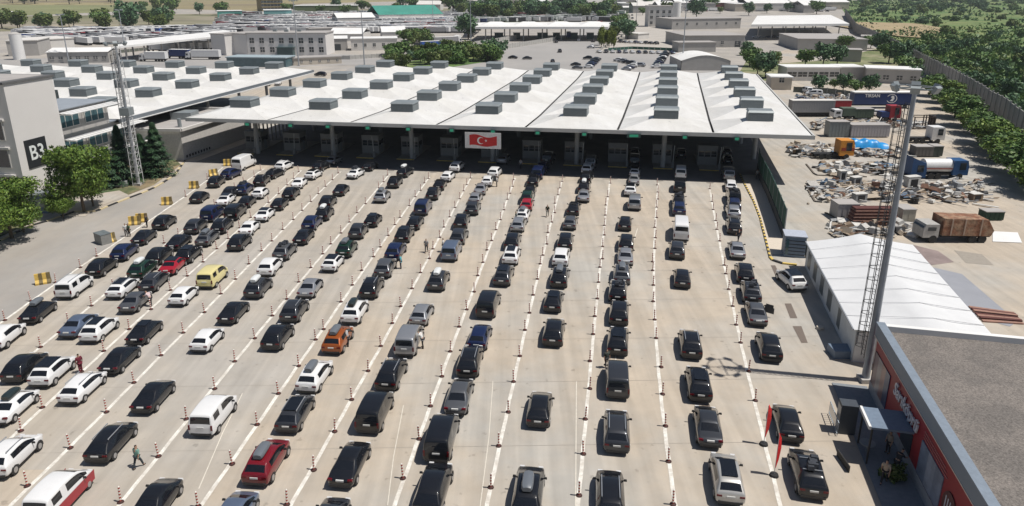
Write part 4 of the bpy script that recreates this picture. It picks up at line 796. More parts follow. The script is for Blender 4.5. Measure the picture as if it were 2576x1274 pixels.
for i, (bx, by, rz, lb) in enumerate([(110, 713, .5, 'yellow and black road barrier behind the white van in the leftmost queue'), (276, 610, .9, 'yellow striped barrier against the grey container'), (340, 565, .3, 'yellow barrier left of the standing person in black'), (358, 558, .2, 'yellow barrier beside the person in black, right one'), (421, 515, .2, 'yellow barrier alone on the left road, fourth from the front'), (488.8, 474, .1, 'yellow barrier up the left road between two lane posts'), (537.5, 443, .8, 'yellow barrier behind the black hatchback near the canopy'), (574, 417, .1, 'yellow barrier against the white panel van by the shade')]):
    o = br0 if i == 0 else copy_tree(br0); p = P(bx, by); o.location = p; o.rotation_euler = (0, 0, rz); o.scale = (1.0, 1.0, 1.15); tag(o, lb, 'barrier', 'yellow road barriers along the left road')
p = P(261, 611); r = empty('grey_container', p, R(-35)); tag(r, 'small grey steel container beside the yellow striped barrier', 'container'); b = MB(); b.box(-.9, .9, -.6, .6, 0, 1.25); b.build('body', mat('cont_grey', (.22, .22, .21), .7), r); b = MB(); b.box(-.93, .93, -.63, .63, 1.25, 1.32); b.build('lid', STEELD, r)
# ---------------------------------------------------------------- people
SKIN = mat('skin', (.42, .25, .17), .6, var=.05); HAIR = mat('hair', (.02, .015, .012), .7); SHOE = mat('shoe', (.03, .03, .03), .6)
def skin_obj(name, verts, edges, radii, m, parent, sub=1):
    me = bpy.data.meshes.new(name); me.from_pydata(verts, edges, []); me.materials.append(m)
    o = link(bpy.data.objects.new(name, me), parent); md = o.modifiers.new('skin', 'SKIN')
    for i, r_ in enumerate(radii): me.skin_vertices[0].data[i].radius = (r_ if isinstance(r_, tuple) else (r_, r_)); me.skin_vertices[0].data[i].use_root = (i == 0)
    md.use_smooth_shade = True; s_ = o.modifiers.new('sub', 'SUBSURF'); s_.levels = s_.render_levels = sub
    return o
def make_person(pose):
    r = empty('person'); fwd = {'stand': 0, 'walk': .03, 'lean': .38}[pose]; st_ = {'stand': (.04, -.03), 'walk': (.30, -.30), 'lean': (.08, -.10)}[pose]
    pel = (0, 0, .95); ch = (0, fwd * .55, 1.27); nk = (0, fwd, 1.47 - fwd * .12); hd = (0, fwd + .03 + fwd * .2, 1.60 - fwd * .2); tp = (0, fwd + .02 + fwd * .2, 1.72 - fwd * .2)
    V = [pel, ch, nk, hd, tp]; E = [(0, 1), (1, 2), (2, 3), (3, 4)]; Rr = [(.15, .11), (.17, .12), (.055, .055), (.09, .105), (.07, .085)]
    arms = {}
    for s, q in ((1, 0), (-1, 1)):
        swing = {'stand': .02, 'walk': .22 * (1 if q else -1), 'lean': .35}[pose]
        shd = (s * .19, ch[1] + .02, 1.40 - fwd * .1); el = (s * .26, shd[1] + swing * .4, 1.12 + (.05 if pose == 'lean' else 0)); wr = (s * .25, shd[1] + swing + .05, .88 + (.25 if pose == 'lean' else 0))
        n = len(V); V += [shd, el, wr, (wr[0], wr[1] + .02, wr[2] - .08)]; E += [(1, n), (n, n + 1), (n + 1, n + 2), (n + 2, n + 3)]; Rr += [.065, .045, .03, (.02, .035)]
        for f in range(5):      # fingers and thumb
            m_ = len(V); V += [(wr[0] + (.0 if f else -s * .01), wr[1] + .02 + (f - 2) * .017, wr[2] - (.13 if f else .09)), (wr[0] - s * .01, wr[1] + .03 + (f - 2) * .018, wr[2] - (.16 + .008 * (2 - abs(f - 2)) if f else .11))]; E += [(n + 3, m_), (m_, m_ + 1)]; Rr += [.009, .007]
        arms[s] = (shd, el)
        hp = (s * .09, 0, .90); kn = (s * .10, st_[q] * .55 + .03, .49); an = (s * .10, st_[q], .08); to = (s * .11, st_[q] + .14, .035)
        n = len(V); V += [hp, kn, an, to]; E += [(0, n), (n, n + 1), (n + 1, n + 2), (n + 2, n + 3)]; Rr += [.085, .055, .04, .035]
        arms[('leg', s)] = (hp, kn, an)
    skin_obj('body', V, E, Rr, SKIN, r)
    sh_ = skin_obj('shirt', [pel, ch, (0, nk[1] * .98, 1.43 - fwd * .1), arms[1][0], arms[1][1], arms[-1][0], arms[-1][1], (0, 0, .90)], [(0, 1), (1, 2), (1, 3), (3, 4), (1, 5), (5, 6), (0, 7)], [(.175, .13), (.19, .14), .085, .085, .062, .085, .062, (.17, .13)], mat('shirt_white', (.6, .6, .6)), r)
    L_, R_ = arms[('leg', 1)], arms[('leg', -1)]
    skin_obj('trousers', [(0, 0, .96), L_[0], L_[1], (L_[2][0], L_[2][1], .10), R_[0], R_[1], (R_[2][0], R_[2][1], .10)], [(0, 1), (1, 2), (2, 3), (0, 4), (4, 5), (5, 6)], [(.165, .12), .10, .072, .058, .10, .072, .058], mat('trouser_dark', (.03, .035, .05)), r)
    skin_obj('hair', [(0, hd[1] - .025, hd[2] + .04), (0, tp[1] - .02, tp[2] + .012)], [(0, 1)], [(.094, .10), (.078, .09)], HAIR, r)
    for q in (L_, R_): skin_obj('shoe', [(q[2][0], q[2][1] - .05, .05), (q[2][0], q[2][1] + .17, .04)], [(0, 1)], [.05, .045], SHOE, r)
    return r
pp = {}
def person(pose, bx, by, yaw, shirt, trous, label, z=0., loc=None):
    o = make_person(pose) if pose not in pp else copy_tree(pp[pose]); pp.setdefault(pose, o)
    for ch in o.children:
        nm = ch.name.split('.')[0]
        c = shirt if nm == 'shirt' else trous if nm == 'trousers' else None
        if c:
            ch.material_slots[0].link = 'OBJECT'; ch.material_slots[0].material = mat('cloth_%d_%d_%d' % tuple(int(v * 99) for v in c), c, .85, var=.1, vs=5)
    p = loc if loc is not None else P(bx, by); o.location = (p.x, p.y, z); o.rotation_euler = (0, 0, yaw)
    for q in ('label', 'category'):
        if q in o: del o[q]
    tag(o, label, 'person', 'people on foot in the yard'); return o
W_, K_, G_ = (.65, .65, .63), (.02, .02, .025), (.16, .17, .16)
person('walk', 349, 1177, R(-20), (.16, .30, .25), (.03, .04, .05), 'person in a sea-green shirt walking between the queues, nearest on foot')
person('stand', 205, 938, R(60), (.14, .015, .03), (.14, .015, .03), 'person in long maroon clothes behind the white estate car')
person('lean', 381, 771, R(70), (.62, .5, .5), K_, 'person in a pale top beside the grey sedan')
person('stand', 371, 572.5, R(90), K_, K_, 'person dressed in black beside the yellow barriers')
person('stand', 318.7, 595, R(200), W_, K_, 'person in a white shirt behind the black car, left of a pair')
person('stand', 327, 595, R(150), (.07, .12, .06), K_, 'person in a green top behind the black car, right of a pair')
person('lean', 876.5, 871, R(60), (.35, .35, .36), K_, 'person in a grey shirt at the door of the orange SUV')
person('lean', 1064, 876, R(70), W_, K_, 'person in a white shirt leaning to the silver van')
person('stand', 1009, 676, R(100), (.10, .45, .52), (.05, .06, .1), 'person in a turquoise shirt beside the grey SUV')
person('walk', 1073, 635, R(180), (.25, .25, .25), K_, 'person in a patterned grey shirt walking alone near the sixth queue')
person('stand', 1115, 634, R(-90), W_, K_, 'person in a white shirt left of the blue-grey van')
person('walk', 1377, 545.5, R(170), (.03, .035, .02), (.2, .2, .18), 'person in a dark top walking between the fourth and fifth queues')
person('walk', 1857, 609, R(0), K_, K_, 'person in black walking between two cars of the rightmost queue')
person('stand', 1250, 470, R(90), W_, K_, 'person in black and white by the open door of a white hatchback')
person('stand', 1298, 563, R(90), (.02, .04, .03), K_, 'person in dark green left of the white hatchback with roof box')
person('walk', 0, 0, R(140), (.42, .34, .26), K_, 'person in a beige shirt walking in the shade before the shop', .05, loc=SH(12.3, -1.9, 0))
person('lean', 0, 0, R(-60), K_, K_, 'person in dark clothes bending near the shop planter', .05, loc=SH(11.0, -.9, 0))
person('stand', 0, 0, R(100), (.3, .25, .2), K_, 'person standing under the shop entrance canopy', .05, loc=SH(8.8, -.8, 0))
person('stand', 1904, 452, R(0), (.35, .35, .33), K_, 'person standing at the top of the green fence in the canopy shade')
person('stand', 1525, 925, R(200), (.05, .06, .05), K_, 'person in dark clothes at the left side of the dark grey van')
person('walk', 1310, 425, R(10), (.5, .5, .5), K_, 'person in a pale shirt standing in the canopy shade by a booth')
# ---------------------------------------------------------------- vegetation
L1 = leafmat('leaf_fresh', (.055, .11, .018), (.18, .25, .04), (.10, .17, .028)); L2 = leafmat('leaf_dark', (.042, .095, .025), (.14, .22, .05), (.08, .15, .036)); L3 = leafmat('leaf_blue', (.038, .09, .045), (.12, .20, .09), (.07, .14, .065)); L6 = leafmat('leaf_conifer', (.012, .04, .02), (.05, .10, .04), (.03, .07, .03))
L4 = leafmat('leaf_olive', (.05, .09, .02), (.17, .21, .06), (.10, .14, .035)); L5 = leafmat('leaf_yellow', (.09, .12, .01), (.20, .24, .03), (.13, .17, .02))
def crown_mesh(seed, n, blobs, leaf, m, droop=0.):
    rr = random.Random(seed); b = MB()
    wts = [bl[3] ** 2 * bl[4] for bl in blobs]; tot = sum(wts)
    for bl, wt in zip(blobs, wts):
        for _ in range(int(n * wt / tot)):
            while True:
                d = Vector((rr.gauss(0, 1), rr.gauss(0, 1), rr.gauss(0, 1)))
                if d.length > .1: break
            d.normalize(); lump = 1 + .22 * math.sin(d.x * 7 + seed) * math.sin(d.y * 6 + 1) + .15 * math.sin(d.z * 9 + seed * 2)
            rad = (1 - abs(rr.gauss(0, .16))) * lump
            if rr.random() < .25: rad *= rr.uniform(.4, .9)
            p = Vector((bl[0] + d.x * bl[3] * rad, bl[1] + d.y * bl[3] * rad, bl[2] + d.z * bl[4] * rad))
            u = Vector((rr.gauss(0, 1), rr.gauss(0, 1), rr.gauss(0, .5))).normalized(); nn = (d * .8 + Vector((rr.gauss(0, .5), rr.gauss(0, .5), rr.gauss(0, .5)))).normalized()
            u = (u - nn * u.dot(nn)).normalized(); v = nn.cross(u); s_ = leaf * rr.uniform(.6, 1.3)
            b.face([p - u * s_, p - v * s_ * .55, p + u * s_, p + v * s_ * .55])
    return b.mesh('crown', m)
def trunk_mesh(h, r_, seed=0):
    rr = random.Random(seed); b = MB(); b.tube((0, 0, 0), (0, 0, h * .55), r_, r_ * .7, 8)
    for i in range(5):
        t_ = i * 1.26 + rr.random(); b.tube((0, 0, h * (.35 + .05 * i)), (math.cos(t_) * h * .28, math.sin(t_) * h * .28, h * .8), r_ * .5, r_ * .15, 6)
    b.tube((0, 0, h * .55), (rr.uniform(-.2, .2), rr.uniform(-.2, .2), h * .9), r_ * .7, r_ * .2, 6); return b.mesh('trunk', TRUNK)
def blobs_round(seed, rw, rh, zc, k=9):
    rr = random.Random(seed); L = [(0, 0, zc, rw * .72, rh * .72)]
    for i in range(k):
        t_ = 2 * math.pi * i / k * 1.6 + rr.random(); q = rr.uniform(.45, .75); z = zc + rh * rr.uniform(-.55, .6); L.append((math.cos(t_) * rw * q, math.sin(t_) * rw * q, z, rw * rr.uniform(.28, .45), rh * rr.uniform(.25, .4)))
    return L
TREE = {}
def treeproto(key, seed, n, rw, rh, zc, leaf, m, tr=.18, th=None):
    r = empty(key[0]); link(bpy.data.objects.new('crown', crown_mesh(seed, n, blobs_round(seed, rw, rh, zc), leaf, m)), r); link(bpy.data.objects.new('trunk', trunk_mesh(th or zc * 1.1, tr, seed)), r); TREE[key] = [r, 0]; return r
treeproto(('broadleaf_tree', 0), 1, 15000, 4.4, 3.9, 5.0, .17, L1, .22); treeproto(('broadleaf_tree', 1), 2, 12000, 3.8, 3.4, 4.3, .17, L1, .2)
treeproto(('round_bush', 0), 3, 4200, 2.6, 2.3, 2.9, .2, L2, .15); treeproto(('round_bush', 1), 4, 4200, 2.8, 2.1, 2.7, .2, L1, .15)
treeproto(('distant_tree', 0), 5, 1100, 3.2, 3.0, 3.8, .42, L3); treeproto(('distant_tree', 1), 6, 1100, 3.6, 2.6, 3.4, .42, L2); treeproto(('distant_tree', 2), 7, 1000, 3.0, 2.7, 3.2, .42, L4); treeproto(('distant_tree', 3), 8, 1100, 1.6, 4.8, 5.4, .35, L5)
treeproto(('scrub_bush', 0), 9, 700, 2.6, 1.6, 1.3, .36, L2, .08, .8); treeproto(('scrub_bush', 1), 10, 700, 2.4, 1.7, 1.4, .36, L4, .08, .8); treeproto(('scrub_bush', 2), 11, 700, 3.0, 1.8, 1.3, .38, L3, .08, .8)
def conifer(seed, h=9.5, rw=2.9):
    rr = random.Random(seed); b = MB(); 
    for i in range(9500):
        u = rr.random() ** .8; z = .7 + (h - .7) * u; lay = .82 + .18 * math.cos(z * 6.5); rad = rw * (1 - u) ** .85 * lay * (rr.random() ** .45) + .08; t_ = rr.uniform(0, 6.28)
        t_ += .12 * math.sin(z * 3); rad *= 1 + .18 * math.sin(t_ * 5 + z * 2)
        d = Vector((math.cos(t_), math.sin(t_), 0)); p = d * rad + Vector((0, 0, z - rad * .18)); v = Vector((-d.y, d.x, 0)); s_ = rr.uniform(.09, .2); o_ = (d - Vector((0, 0, .35 + rr.uniform(-.2, .3)))).normalized()
        b.face([p - v * s_ * .7, p + o_ * s_ * 1.8, p + v * s_ * .7, p - o_ * s_ * .5 + Vector((0, 0, .05))])
    r = empty('conifer'); b.build('crown', L6, r); b = MB(); b.tube((0, 0, 0), (0, 0, h * .95), .2, .03, 8); b.build('trunk', TRUNK, r); return r
def tree(key, loc, s=1., label='', group=None, rz=None, cat='tree', sz=None):
    pr = TREE[key]; o = pr[0] if pr[1] == 0 else copy_tree(pr[0]); pr[1] += 1
    o.location = loc; o.rotation_euler = (0, 0, random.uniform(0, 6.28) if rz is None else rz); o.scale = (s, s, s * (sz or 1.))
    for q in ('label', 'category', 'group'):
        if q in o: del o[q]
    tag(o, label, cat, group); return o
tree(('broadleaf_tree', 0), P(212, 534), 1.0, 'large bright green tree in front of the B3 wall', rz=.5, sz=1.22)
tree(('broadleaf_tree', 1), P(160, 550), .5, 'smaller green tree left behind the large one by the kerb', rz=2)
tree(('broadleaf_tree', 1), P(235, 520), .8, 'green tree between the large tree and the conifers', rz=1)
tree(('broadleaf_tree', 0), P(30, 600), 1.0, 'green tree at the left edge of the picture by the kerb', rz=2.2, sz=.95)
tree(('broadleaf_tree', 1), P(-55, 650), 1.1, 'green tree half outside the left edge', rz=4)
tree(('broadleaf_tree', 1), P(60, 585), .6, 'small green tree beside the grey kiosk', rz=3)
c0 = conifer(1); c0.location = P(315, 462); tag(c0, 'dark conifer left of the lattice mast', 'tree'); c1 = conifer(2, 9, 3.0); c1.location = P(402, 442); tag(c1, 'dark conifer right of the lattice mast near the side building', 'tree')
c2 = conifer(3, 7, 2.5); c2.location = P(365, 440); tag(c2, 'conifer partly hidden behind the lattice mast', 'tree')
c3 = conifer(5, 6.5, 2.2); c3.location = P(280, 470); tag(c3, 'small dark conifer beside the large green tree', 'tree')
rowp = [(2345, 242), (2362, 258), (2382, 276), (2402, 296), (2424, 318), (2446, 338), (2470, 362), (2494, 384), (2518, 408), (2545, 436), (2572, 462), (2600, 492)]
for i, (bx, by) in enumerate(rowp):
    tree(('round_bush', i % 2), P(bx, by), 1.6 + .2 * math.sin(i * 2.1), f'rounded green tree in the row along the concrete wall, {ORD[i] if i else "farthest"} from the far end', 'trees in the row along the concrete wall', sz=.8)
for i, (bx, by, s_, k) in enumerate(sorted([(2060, 232, 1.0, 0), (2120, 232, 1.1, 0), (2150, 236, .9, 1), (2185, 236, 1.1, 0), (2098, 225, .7, 1), (1885, 168, 1.3, 1), (1905, 190, 1.3, 1), (1925, 196, 1.4, 0), (2025, 168, 1.2, 1), (2070, 166, 1.4, 0), (2105, 166, 1.3, 0), (2120, 128, 1.3, 1), (1945, 172, 1.2, 2), (2210, 128, 1.4, 0), (2235, 160, 1.5, 1), (2260, 172, 1.6, 0), (2280, 196, 1.3, 1), (2300, 208, 1.1, 0), (1880, 140, 1., 0), (2190, 122, 1.1, 1)])):
    tree(('distant_tree', k), P(bx, by), s_ * (.8 if by > 200 else 1), ['dark', 'leafy', 'olive'][k] + ' tree among the low buildings right of the canopy, ' + NTH[i], 'trees among the low buildings on the right')
rr = random.Random(5)
def scatter(n, x0, x1, y0, y1, keys, s0, s1, label, group, cat='tree', cond=None):
    pts = sorted((rr.uniform(x0, x1), y0 + (y1 - y0) * rr.random()) for _ in range(n))
    for i, (bx, by) in enumerate(pts): tree(rr.choice(keys), P(bx, by), rr.uniform(s0, s1), label + ', ' + NTH[i], group, cat=cat)
DT = [('distant_tree', k) for k in range(3)]
scatter(16, 985, 1120, 138, 172, DT[1:], .8, 1.3, 'leafy green tree in the clump behind the main canopy', 'clump of trees behind the main canopy')
scatter(14, 1120, 1255, 128, 158, DT[1:], .8, 1.3, 'tree in the mixed green clump left of the plaza', 'clump of trees left of the plaza')
scatter(12, 1005, 1075, 100, 118, DT, .9, 1.4, 'tree in the dark grove behind the white-walled building', 'dark grove behind the white-walled building')
scatter(9, 1495, 1545, 92, 126, [('distant_tree', 3)], .8, 1.1, 'bright yellow-green poplar at the right end of the far canopy', 'poplars at the far canopy end')
scatter(12, 1540, 1580, 60, 100, DT, 1.2, 1.8, 'tree lining the left side of the access road', 'trees lining the access road')
scatter(22, 0, 420, 64, 80, DT, 1.2, 2.6, 'dark tree in the belt between the lot and the fields', 'tree belt at the upper left')
scatter(26, 300, 1180, 22, 40, DT, 1.5, 3.2, 'distant tree along the edge of the fields', 'distant trees along the fields')
scatter(18, -40, 300, 2, 12, DT, 3, 5, 'far dark tree at the top left edge', 'far trees at the top left')
scatter(30, 1180, 1560, 28, 52, DT, 1.5, 3.0, 'far tree among the industrial estate', 'far trees in the industrial estate')
scatter(24, 1620, 2130, 6, 50, DT, 1.5, 3.2, 'far tree behind the warehouses on the right', 'far trees behind the right warehouses')
for i, (bx, by, s_) in enumerate([(325, 80, 3.2), (1140, 38, 4.5), (1178, 100, 2.3), (1490, 20, 3.)]): tree(('distant_tree', i % 2), P(bx, by), s_, ['large dark tree standing alone above the lot', 'large dark tree right of the green roof', 'tall dark tree at the left end of the far canopy', 'far dark tree near the top centre'][i])
def right_of_wall(bx, by):
    p = P(bx, by); 
    for i in range(len(WB) - 1):
        a, c = WB[i], WB[i + 1]
        if (a.y <= p.y <= c.y): t_ = (p.y - a.y) / (c.y - a.y); return p.x > a.x + (c.x - a.x) * t_ + 4
    return False
SB = [('scrub_bush', k) for k in range(3)]
for i in range(170):
    while True:
        bx, by = rr.uniform(2130, 2600), 2 + 330 * rr.random() ** 1.5
        if right_of_wall(bx, by) and not (2085 < bx < 2330 and 58 < by < 98): break
    p = P(bx, by, 1.5); s_ = rr.uniform(.4, 1.0) * (1 + p.y / 500); q = (rr.choice(SB), 'scrub bush growing on the green ground beyond the concrete wall')
    if rr.random() < .05: q = (rr.choice(DT), 'tree growing on the green ground beyond the concrete wall'); s_ *= .8
    tree(q[0], p - Vector((0, 0, .8)), s_, q[1], 'scrub on the green ground beyond the wall', cat='bush' if 'bush' in q[1][:12] else 'tree')
# grass tufts, uncountable
b = MB(); gr = random.Random(11)
for i in range(60000):
    u, v = gr.random() ** 1.5 * .5, gr.random() ** 1.1 * .75; x, y = scrub_xy(u, v); s_ = gr.uniform(.25, .8); t_ = gr.uniform(0, 3.1)
    dx, dy = math.cos(t_) * s_, math.sin(t_) * s_; zz = 1.2 * min(1, 4 * u) * 1.4; b.face([(x - dx, y - dy, zz - .2), (x + dx, y + dy, zz - .2), (x + dx * .4, y + dy * .4, zz + s_ * 1.1), (x - dx * .5, y - dy * .3, zz + s_ * 1.1)])
tag(b.build('grass', leafmat('tall_grass', (.07, .14, .03), (.20, .27, .08), (.12, .20, .05))), 'rough tall grass on the green ground beyond the wall', 'grass', kind='stuff')
for i, bx_ in enumerate([SH(11.6, -1.2, 0)]):
    tree(('scrub_bush', 1), bx_, .35, 'small green planter bush in the shade before the shop', cat='bush')
# boundary wall of precast panels
cw = empty('concrete_wall', WB[1]); tag(cw, 'long weathered precast concrete wall between the yard and the green hillside', 'wall')
b = MB(); b2 = MB()
for i in range(9):
    a, c = WB[i], WB[i + 1]; n = max(1, int((c - a).length / 4.2))
    for j in range(n):
        p, q = a.lerp(c, j / n), a.lerp(c, (j + .985) / n); hh = 6.2 + .12 * math.sin(j * 5 + i); b.bar(p + Vector((0, 0, hh / 2 - .1)), q + Vector((0, 0, hh / 2 - .1)), .16, hh, 0)
        d = (c - a).normalized(); b2.bar(p + Vector((-.14, 0, 3.2)), p + d * .3 + Vector((-.14, 0, 3.2)), .35, 6.6)
pb(b, 'panel', PANELW, cw); pb(b2, 'pillar', WALLG, cw)

# ---------------------------------------------------------------- mid-ground buildings
def bldg(bl, br, h, depth, wm, rm, label, name='building', cat='building', rows=(), cols=0, ww=1.4, wh=1.5, roof='flat', over=.3, yawfix=None, door=None, chim=0):
    a, c = P(*bl), P(*br); d = (c - a); L = d.length; d.normalize(); n = Vector((-d.y, d.x, 0))
    r = empty(name, a, math.atan2(d.y, d.x)); tag(r, label, cat)
    b = MB(); b.box(0, L, 0, depth, 0, h); b.build('wall', wm, r)
    b = MB()
    if roof == 'flat': b.box(-over, L + over, -over, depth + over, h, h + .35, 0); b.box(.5, L - .5, .5, depth - .5, h + .35, h + .37, 0)
    elif roof == 'gable':
        rh = depth * .11
        b.prism([(-over, -over, h), (-over, depth / 2, h + rh), (-over, depth + over, h), (-over, depth / 2, h + rh - .3)], [(L + over, -over, h), (L + over, depth / 2, h + rh), (L + over, depth + over, h), (L + over, depth / 2, h + rh - .3)]); b.box(0, L, 0, depth, h - .05, h + .03)
    elif roof == 'gable_y':
        rh = L * .12
        b.prism([(-over, -over, h), (L / 2, -over, h + rh), (L + over, -over, h)], [(-over, depth + over, h), (L / 2, depth + over, h + rh), (L + over, depth + over, h)])
    b.build('roof', rm, r)
    for z in rows:
        for i in range(cols):
            x = L * (i + .5) / cols; b = MB(); b.box(x - ww / 2, x + ww / 2, -.04, .02, z, z + wh); wn = b.build('window', GLASS, r)
            b = MB(); b.box(x - .05, x + .05, -.08, -.04, z, z + wh); b.box(x - ww / 2, x + ww / 2, -.08, -.04, z + wh * .5, z + wh * .5 + .09); b.box(x - ww / 2 - .1, x + ww / 2 + .1, -.12, -.04, z - .12, z); b.build('frame', WALLW, wn)
    if door: b = MB(); b.box(door, door + 3, -.05, .02, 0, 3); b.build('door', mat('door_dark', (.05, .055, .06), .4), r)
    for i in range(chim): b = MB(); x = L * (.2 + .6 * rr.random()); y = depth * rr.uniform(.3, .7); b.box(x, x + 1.6, y, y + 1.4, h + .3, h + 1.4); b.build('roof_unit', STEEL, r)
    return r
cu = bldg((625, 140), (822, 140), 9.6, 15, B3M, ROOFG, 'white two-storey customs office with rows of square windows behind the rear canopy', rows=(1.4, 5.4), cols=8, ww=2.0, wh=2.3, chim=3)
b = MB(); b.box(14, 21, -3, 0, 0, 3.6); b.box(13.5, 21.5, -3.3, 0, 3.6, 3.9); b.build('porch', mat('porch_dark', (.05, .09, .09), .3), cu)
bldg((535, 137), (570, 140), 9, 12, B3M, ROOFG, 'narrow pale tower with a dark recess left of the customs office')
bldg((572, 137), (624, 140), 9.2, 13, B3M, ROOFG, 'blank pale block joined to the left of the customs office')
bldg((572, 168), (720, 170), 3.4, 9, GLASSB, mat('roof_teal', (.35, .42, .45), .5), 'low glazed pavilion with pale curved roof edge behind the rear canopy')
bldg((122, 160), (275, 158), 4.4, 12, WALLG, ROOFW, 'long white-roofed shed with small dark windows behind the rear canopy', roof='gable', rows=(1.6,), cols=7, ww=1.6, wh=1.0)
bldg((725, 166), (860, 160), 2.6, 7, WALLB, ROOFG, 'low beige wall building in front of the customs office', rows=(1.0,), cols=6, ww=.9, wh=.8)
bldg((22, 142), (100, 140), 6.5, 18, WALLG, WALLW, 'grey block beside the white silo')
bldg((100, 132), (190, 126), 5.5, 20, WALLW, WALLW, 'pale warehouse behind the white-roofed shed')
bldg((826, 128), (875, 127), 5.6, 10, WALLG, ROOFW, 'small grey shed under a white roof right of the customs office', roof='gable', door=3)
bldg((884, 128), (1000, 126), 5.4, 12, WALLW, ROOFW, 'white-walled building with small trees in front beside the blue trailer', roof='flat', rows=(1.8,), cols=5, door=30)
bldg((828, 104), (912, 104), 4.0, 24, WALLW, ROOFW, 'bright white tent roof behind the grey shed', roof='gable')
bldg((962, 99), (1022, 98), 4.0, 24, WALLW, ROOFW, 'bright white tent roof beside the dark grove', roof='gable')
bldg((954, 58), (1115, 55), 6.5, 60, WALLW, ROOFGR, 'large green-roofed hall in the distant truck lot', roof='gable')
bldg((850, 66), (945, 64), 6, 30, WALLW, ROOFW, 'white hall left of the green-roofed hall', roof='gable')
bldg((780, 90), (900, 86), 4, 10, WALLG, ROOFG, 'long low grey shed in front of the parked trucks')
bldg((0, 50), (60, 48), 6, 30, mat('teal_wall', (.10, .35, .30), .6), ROOFW, 'teal walled hall at the far left')
bldg((548, 45), (610, 44), 6, 20, mat('teal_wall', (.1, .35, .3), .6), ROOFW, 'teal hall among the far trees'); bldg((665, 46), (735, 45), 7, 25, mat('teal_wall2', (.16, .36, .36), .6), ROOFW, 'blue-green hall right of the far teal hall')
bldg((660, 30), (712, 29), 14, 25, mat('lattice_ochre', (.25, .19, .08), .8), ROOFG, 'ochre steel skeleton building far at the top left', rows=(2, 6, 10), cols=6, ww=5, wh=2.6)
bldg((740, 34), (900, 33), 8, 25, mat('olive_wall', (.16, .2, .1), .8), ROOFW, 'long low olive building far behind the fields')
bldg((765, 112 - 27), (1120, 80), .9, 3, mat('low_fence', (.3, .29, .28), .9), WALLG, 'low grey boundary wall before the truck lot', name='wall', cat='wall')
# right side
bldg((1722, 120), (1872, 119), 5.6, 34, WALLG, ROOFG, 'long grey warehouse with a ribbed roof behind the arched tent', rows=(1.5,), cols=4, door=26)
bldg((1706, 132), (1800, 131), 4.2, 9, WALLG, ROOFG, 'low grey annex in front of the long warehouse')
bldg((1690, 75), (1862, 72), 7, 26, WALLG, ROOFG, 'flat grey block behind the long warehouse', rows=(3,), cols=7)
bldg((1630, 68), (1690, 68), 15, 14, WALLW, ROOFG, 'tall pale apartment-like block beside the access road', rows=(2, 6, 10), cols=4, ww=2, wh=2)
bldg((1605, 100), (1632, 98), 3, 10, WALLW, WALLW, 'small white kiosk building on the dusty plot')
bldg((1977, 204), (2110, 204), 4.2, 8, WALLW, ROOFW, 'long low white prefab with dark windows right of the canopy', rows=(1.3,), cols=5, ww=3, wh=1.6)
bldg((2112, 203), (2170, 203), 4.2, 8, WALLG, ROOFW, 'grey end section of the low white prefab')
bldg((2176, 208), (2312, 214), 4.4, 9, WALLG, ROOFW, 'low grey workshop with a sloping white roof beside the concrete wall', rows=(1.2,), cols=4, ww=1.6, wh=1.4)
bldg((1938, 226), (1990, 227), 3.6, 7, WALLB, ROOFW, 'small beige hut at the right rear corner of the canopy', rows=(2.2,), cols=1)
bldg((2006, 127), (2180, 129), 5.2, 40, WALLG, ROOFG, 'wide flat-roofed grey warehouse near the end of the concrete wall')
bldg((2105, 155), (2165, 157), 4.6, 8, WALLG, ROOFG, 'small grey box building among the trees on the right')
bldg((2164, 100 + 12), (2225, 114), 4.0, 12, WALLG, ROOFG, 'grey side building right of the wide warehouse')
for i, (x0, x1, y, lb) in enumerate([(1990, 2135, 24, 'pale beige hall far behind the right warehouses'), (1880, 1990, 28, 'cream hall at the top right'), (1760, 1860, 26, 'reddish brick hall near the top right')]):
    bldg((x0, y), (x1, y), 9, 60, [WALLB, WALLW, mat('brick', (.25, .10, .08), .8)][i], ROOFW, lb, roof='gable')
for i, (bx, by) in enumerate(sorted((rr.uniform(1000, 2080), rr.uniform(3, 34)) for _ in range(40))):      # the far estate
    sz = rr.uniform(18, 60)
    bldg((bx, by), (bx + sz, by), rr.uniform(5, 11), rr.uniform(25, 60), rr.choice([WALLW, WALLG, WALLB, WALLW]), rr.choice([ROOFW, ROOFW, ROOFG, WALLW]), 'pale low hall in the distant industrial estate, ' + NTH[i], roof=rr.choice(['flat', 'gable']))['group'] = 'halls of the distant industrial estate'
bk = bldg((1415, 20), (1475, 20), 22, 20, mat('dark_tower', (.06, .065, .09), .7), ROOFG, 'dark multi-storey block far behind the plaza', rows=(4, 9, 14), cols=8, ww=6, wh=2.4)
# silo, water towers
for bx, by, h, r_, lb in [(50, 150, 10.6, 2.3, 'white cylindrical silo at the left edge'), (1700, 62, 17, 3.2, 'white water tower behind the apartment-like block')]:
    p = P(bx, by); r = empty('silo', p); tag(r, lb, 'silo'); b = MB(); b.tube((0, 0, 0), (0, 0, h), r_, r_, 20); b.build('body', ROOFW, r, 40); b = MB(); b.tube((0, 0, h), (0, 0, h + .8), r_ * 1.02, r_ * .3, 20); b.build('lid', WALLG, r, 40)
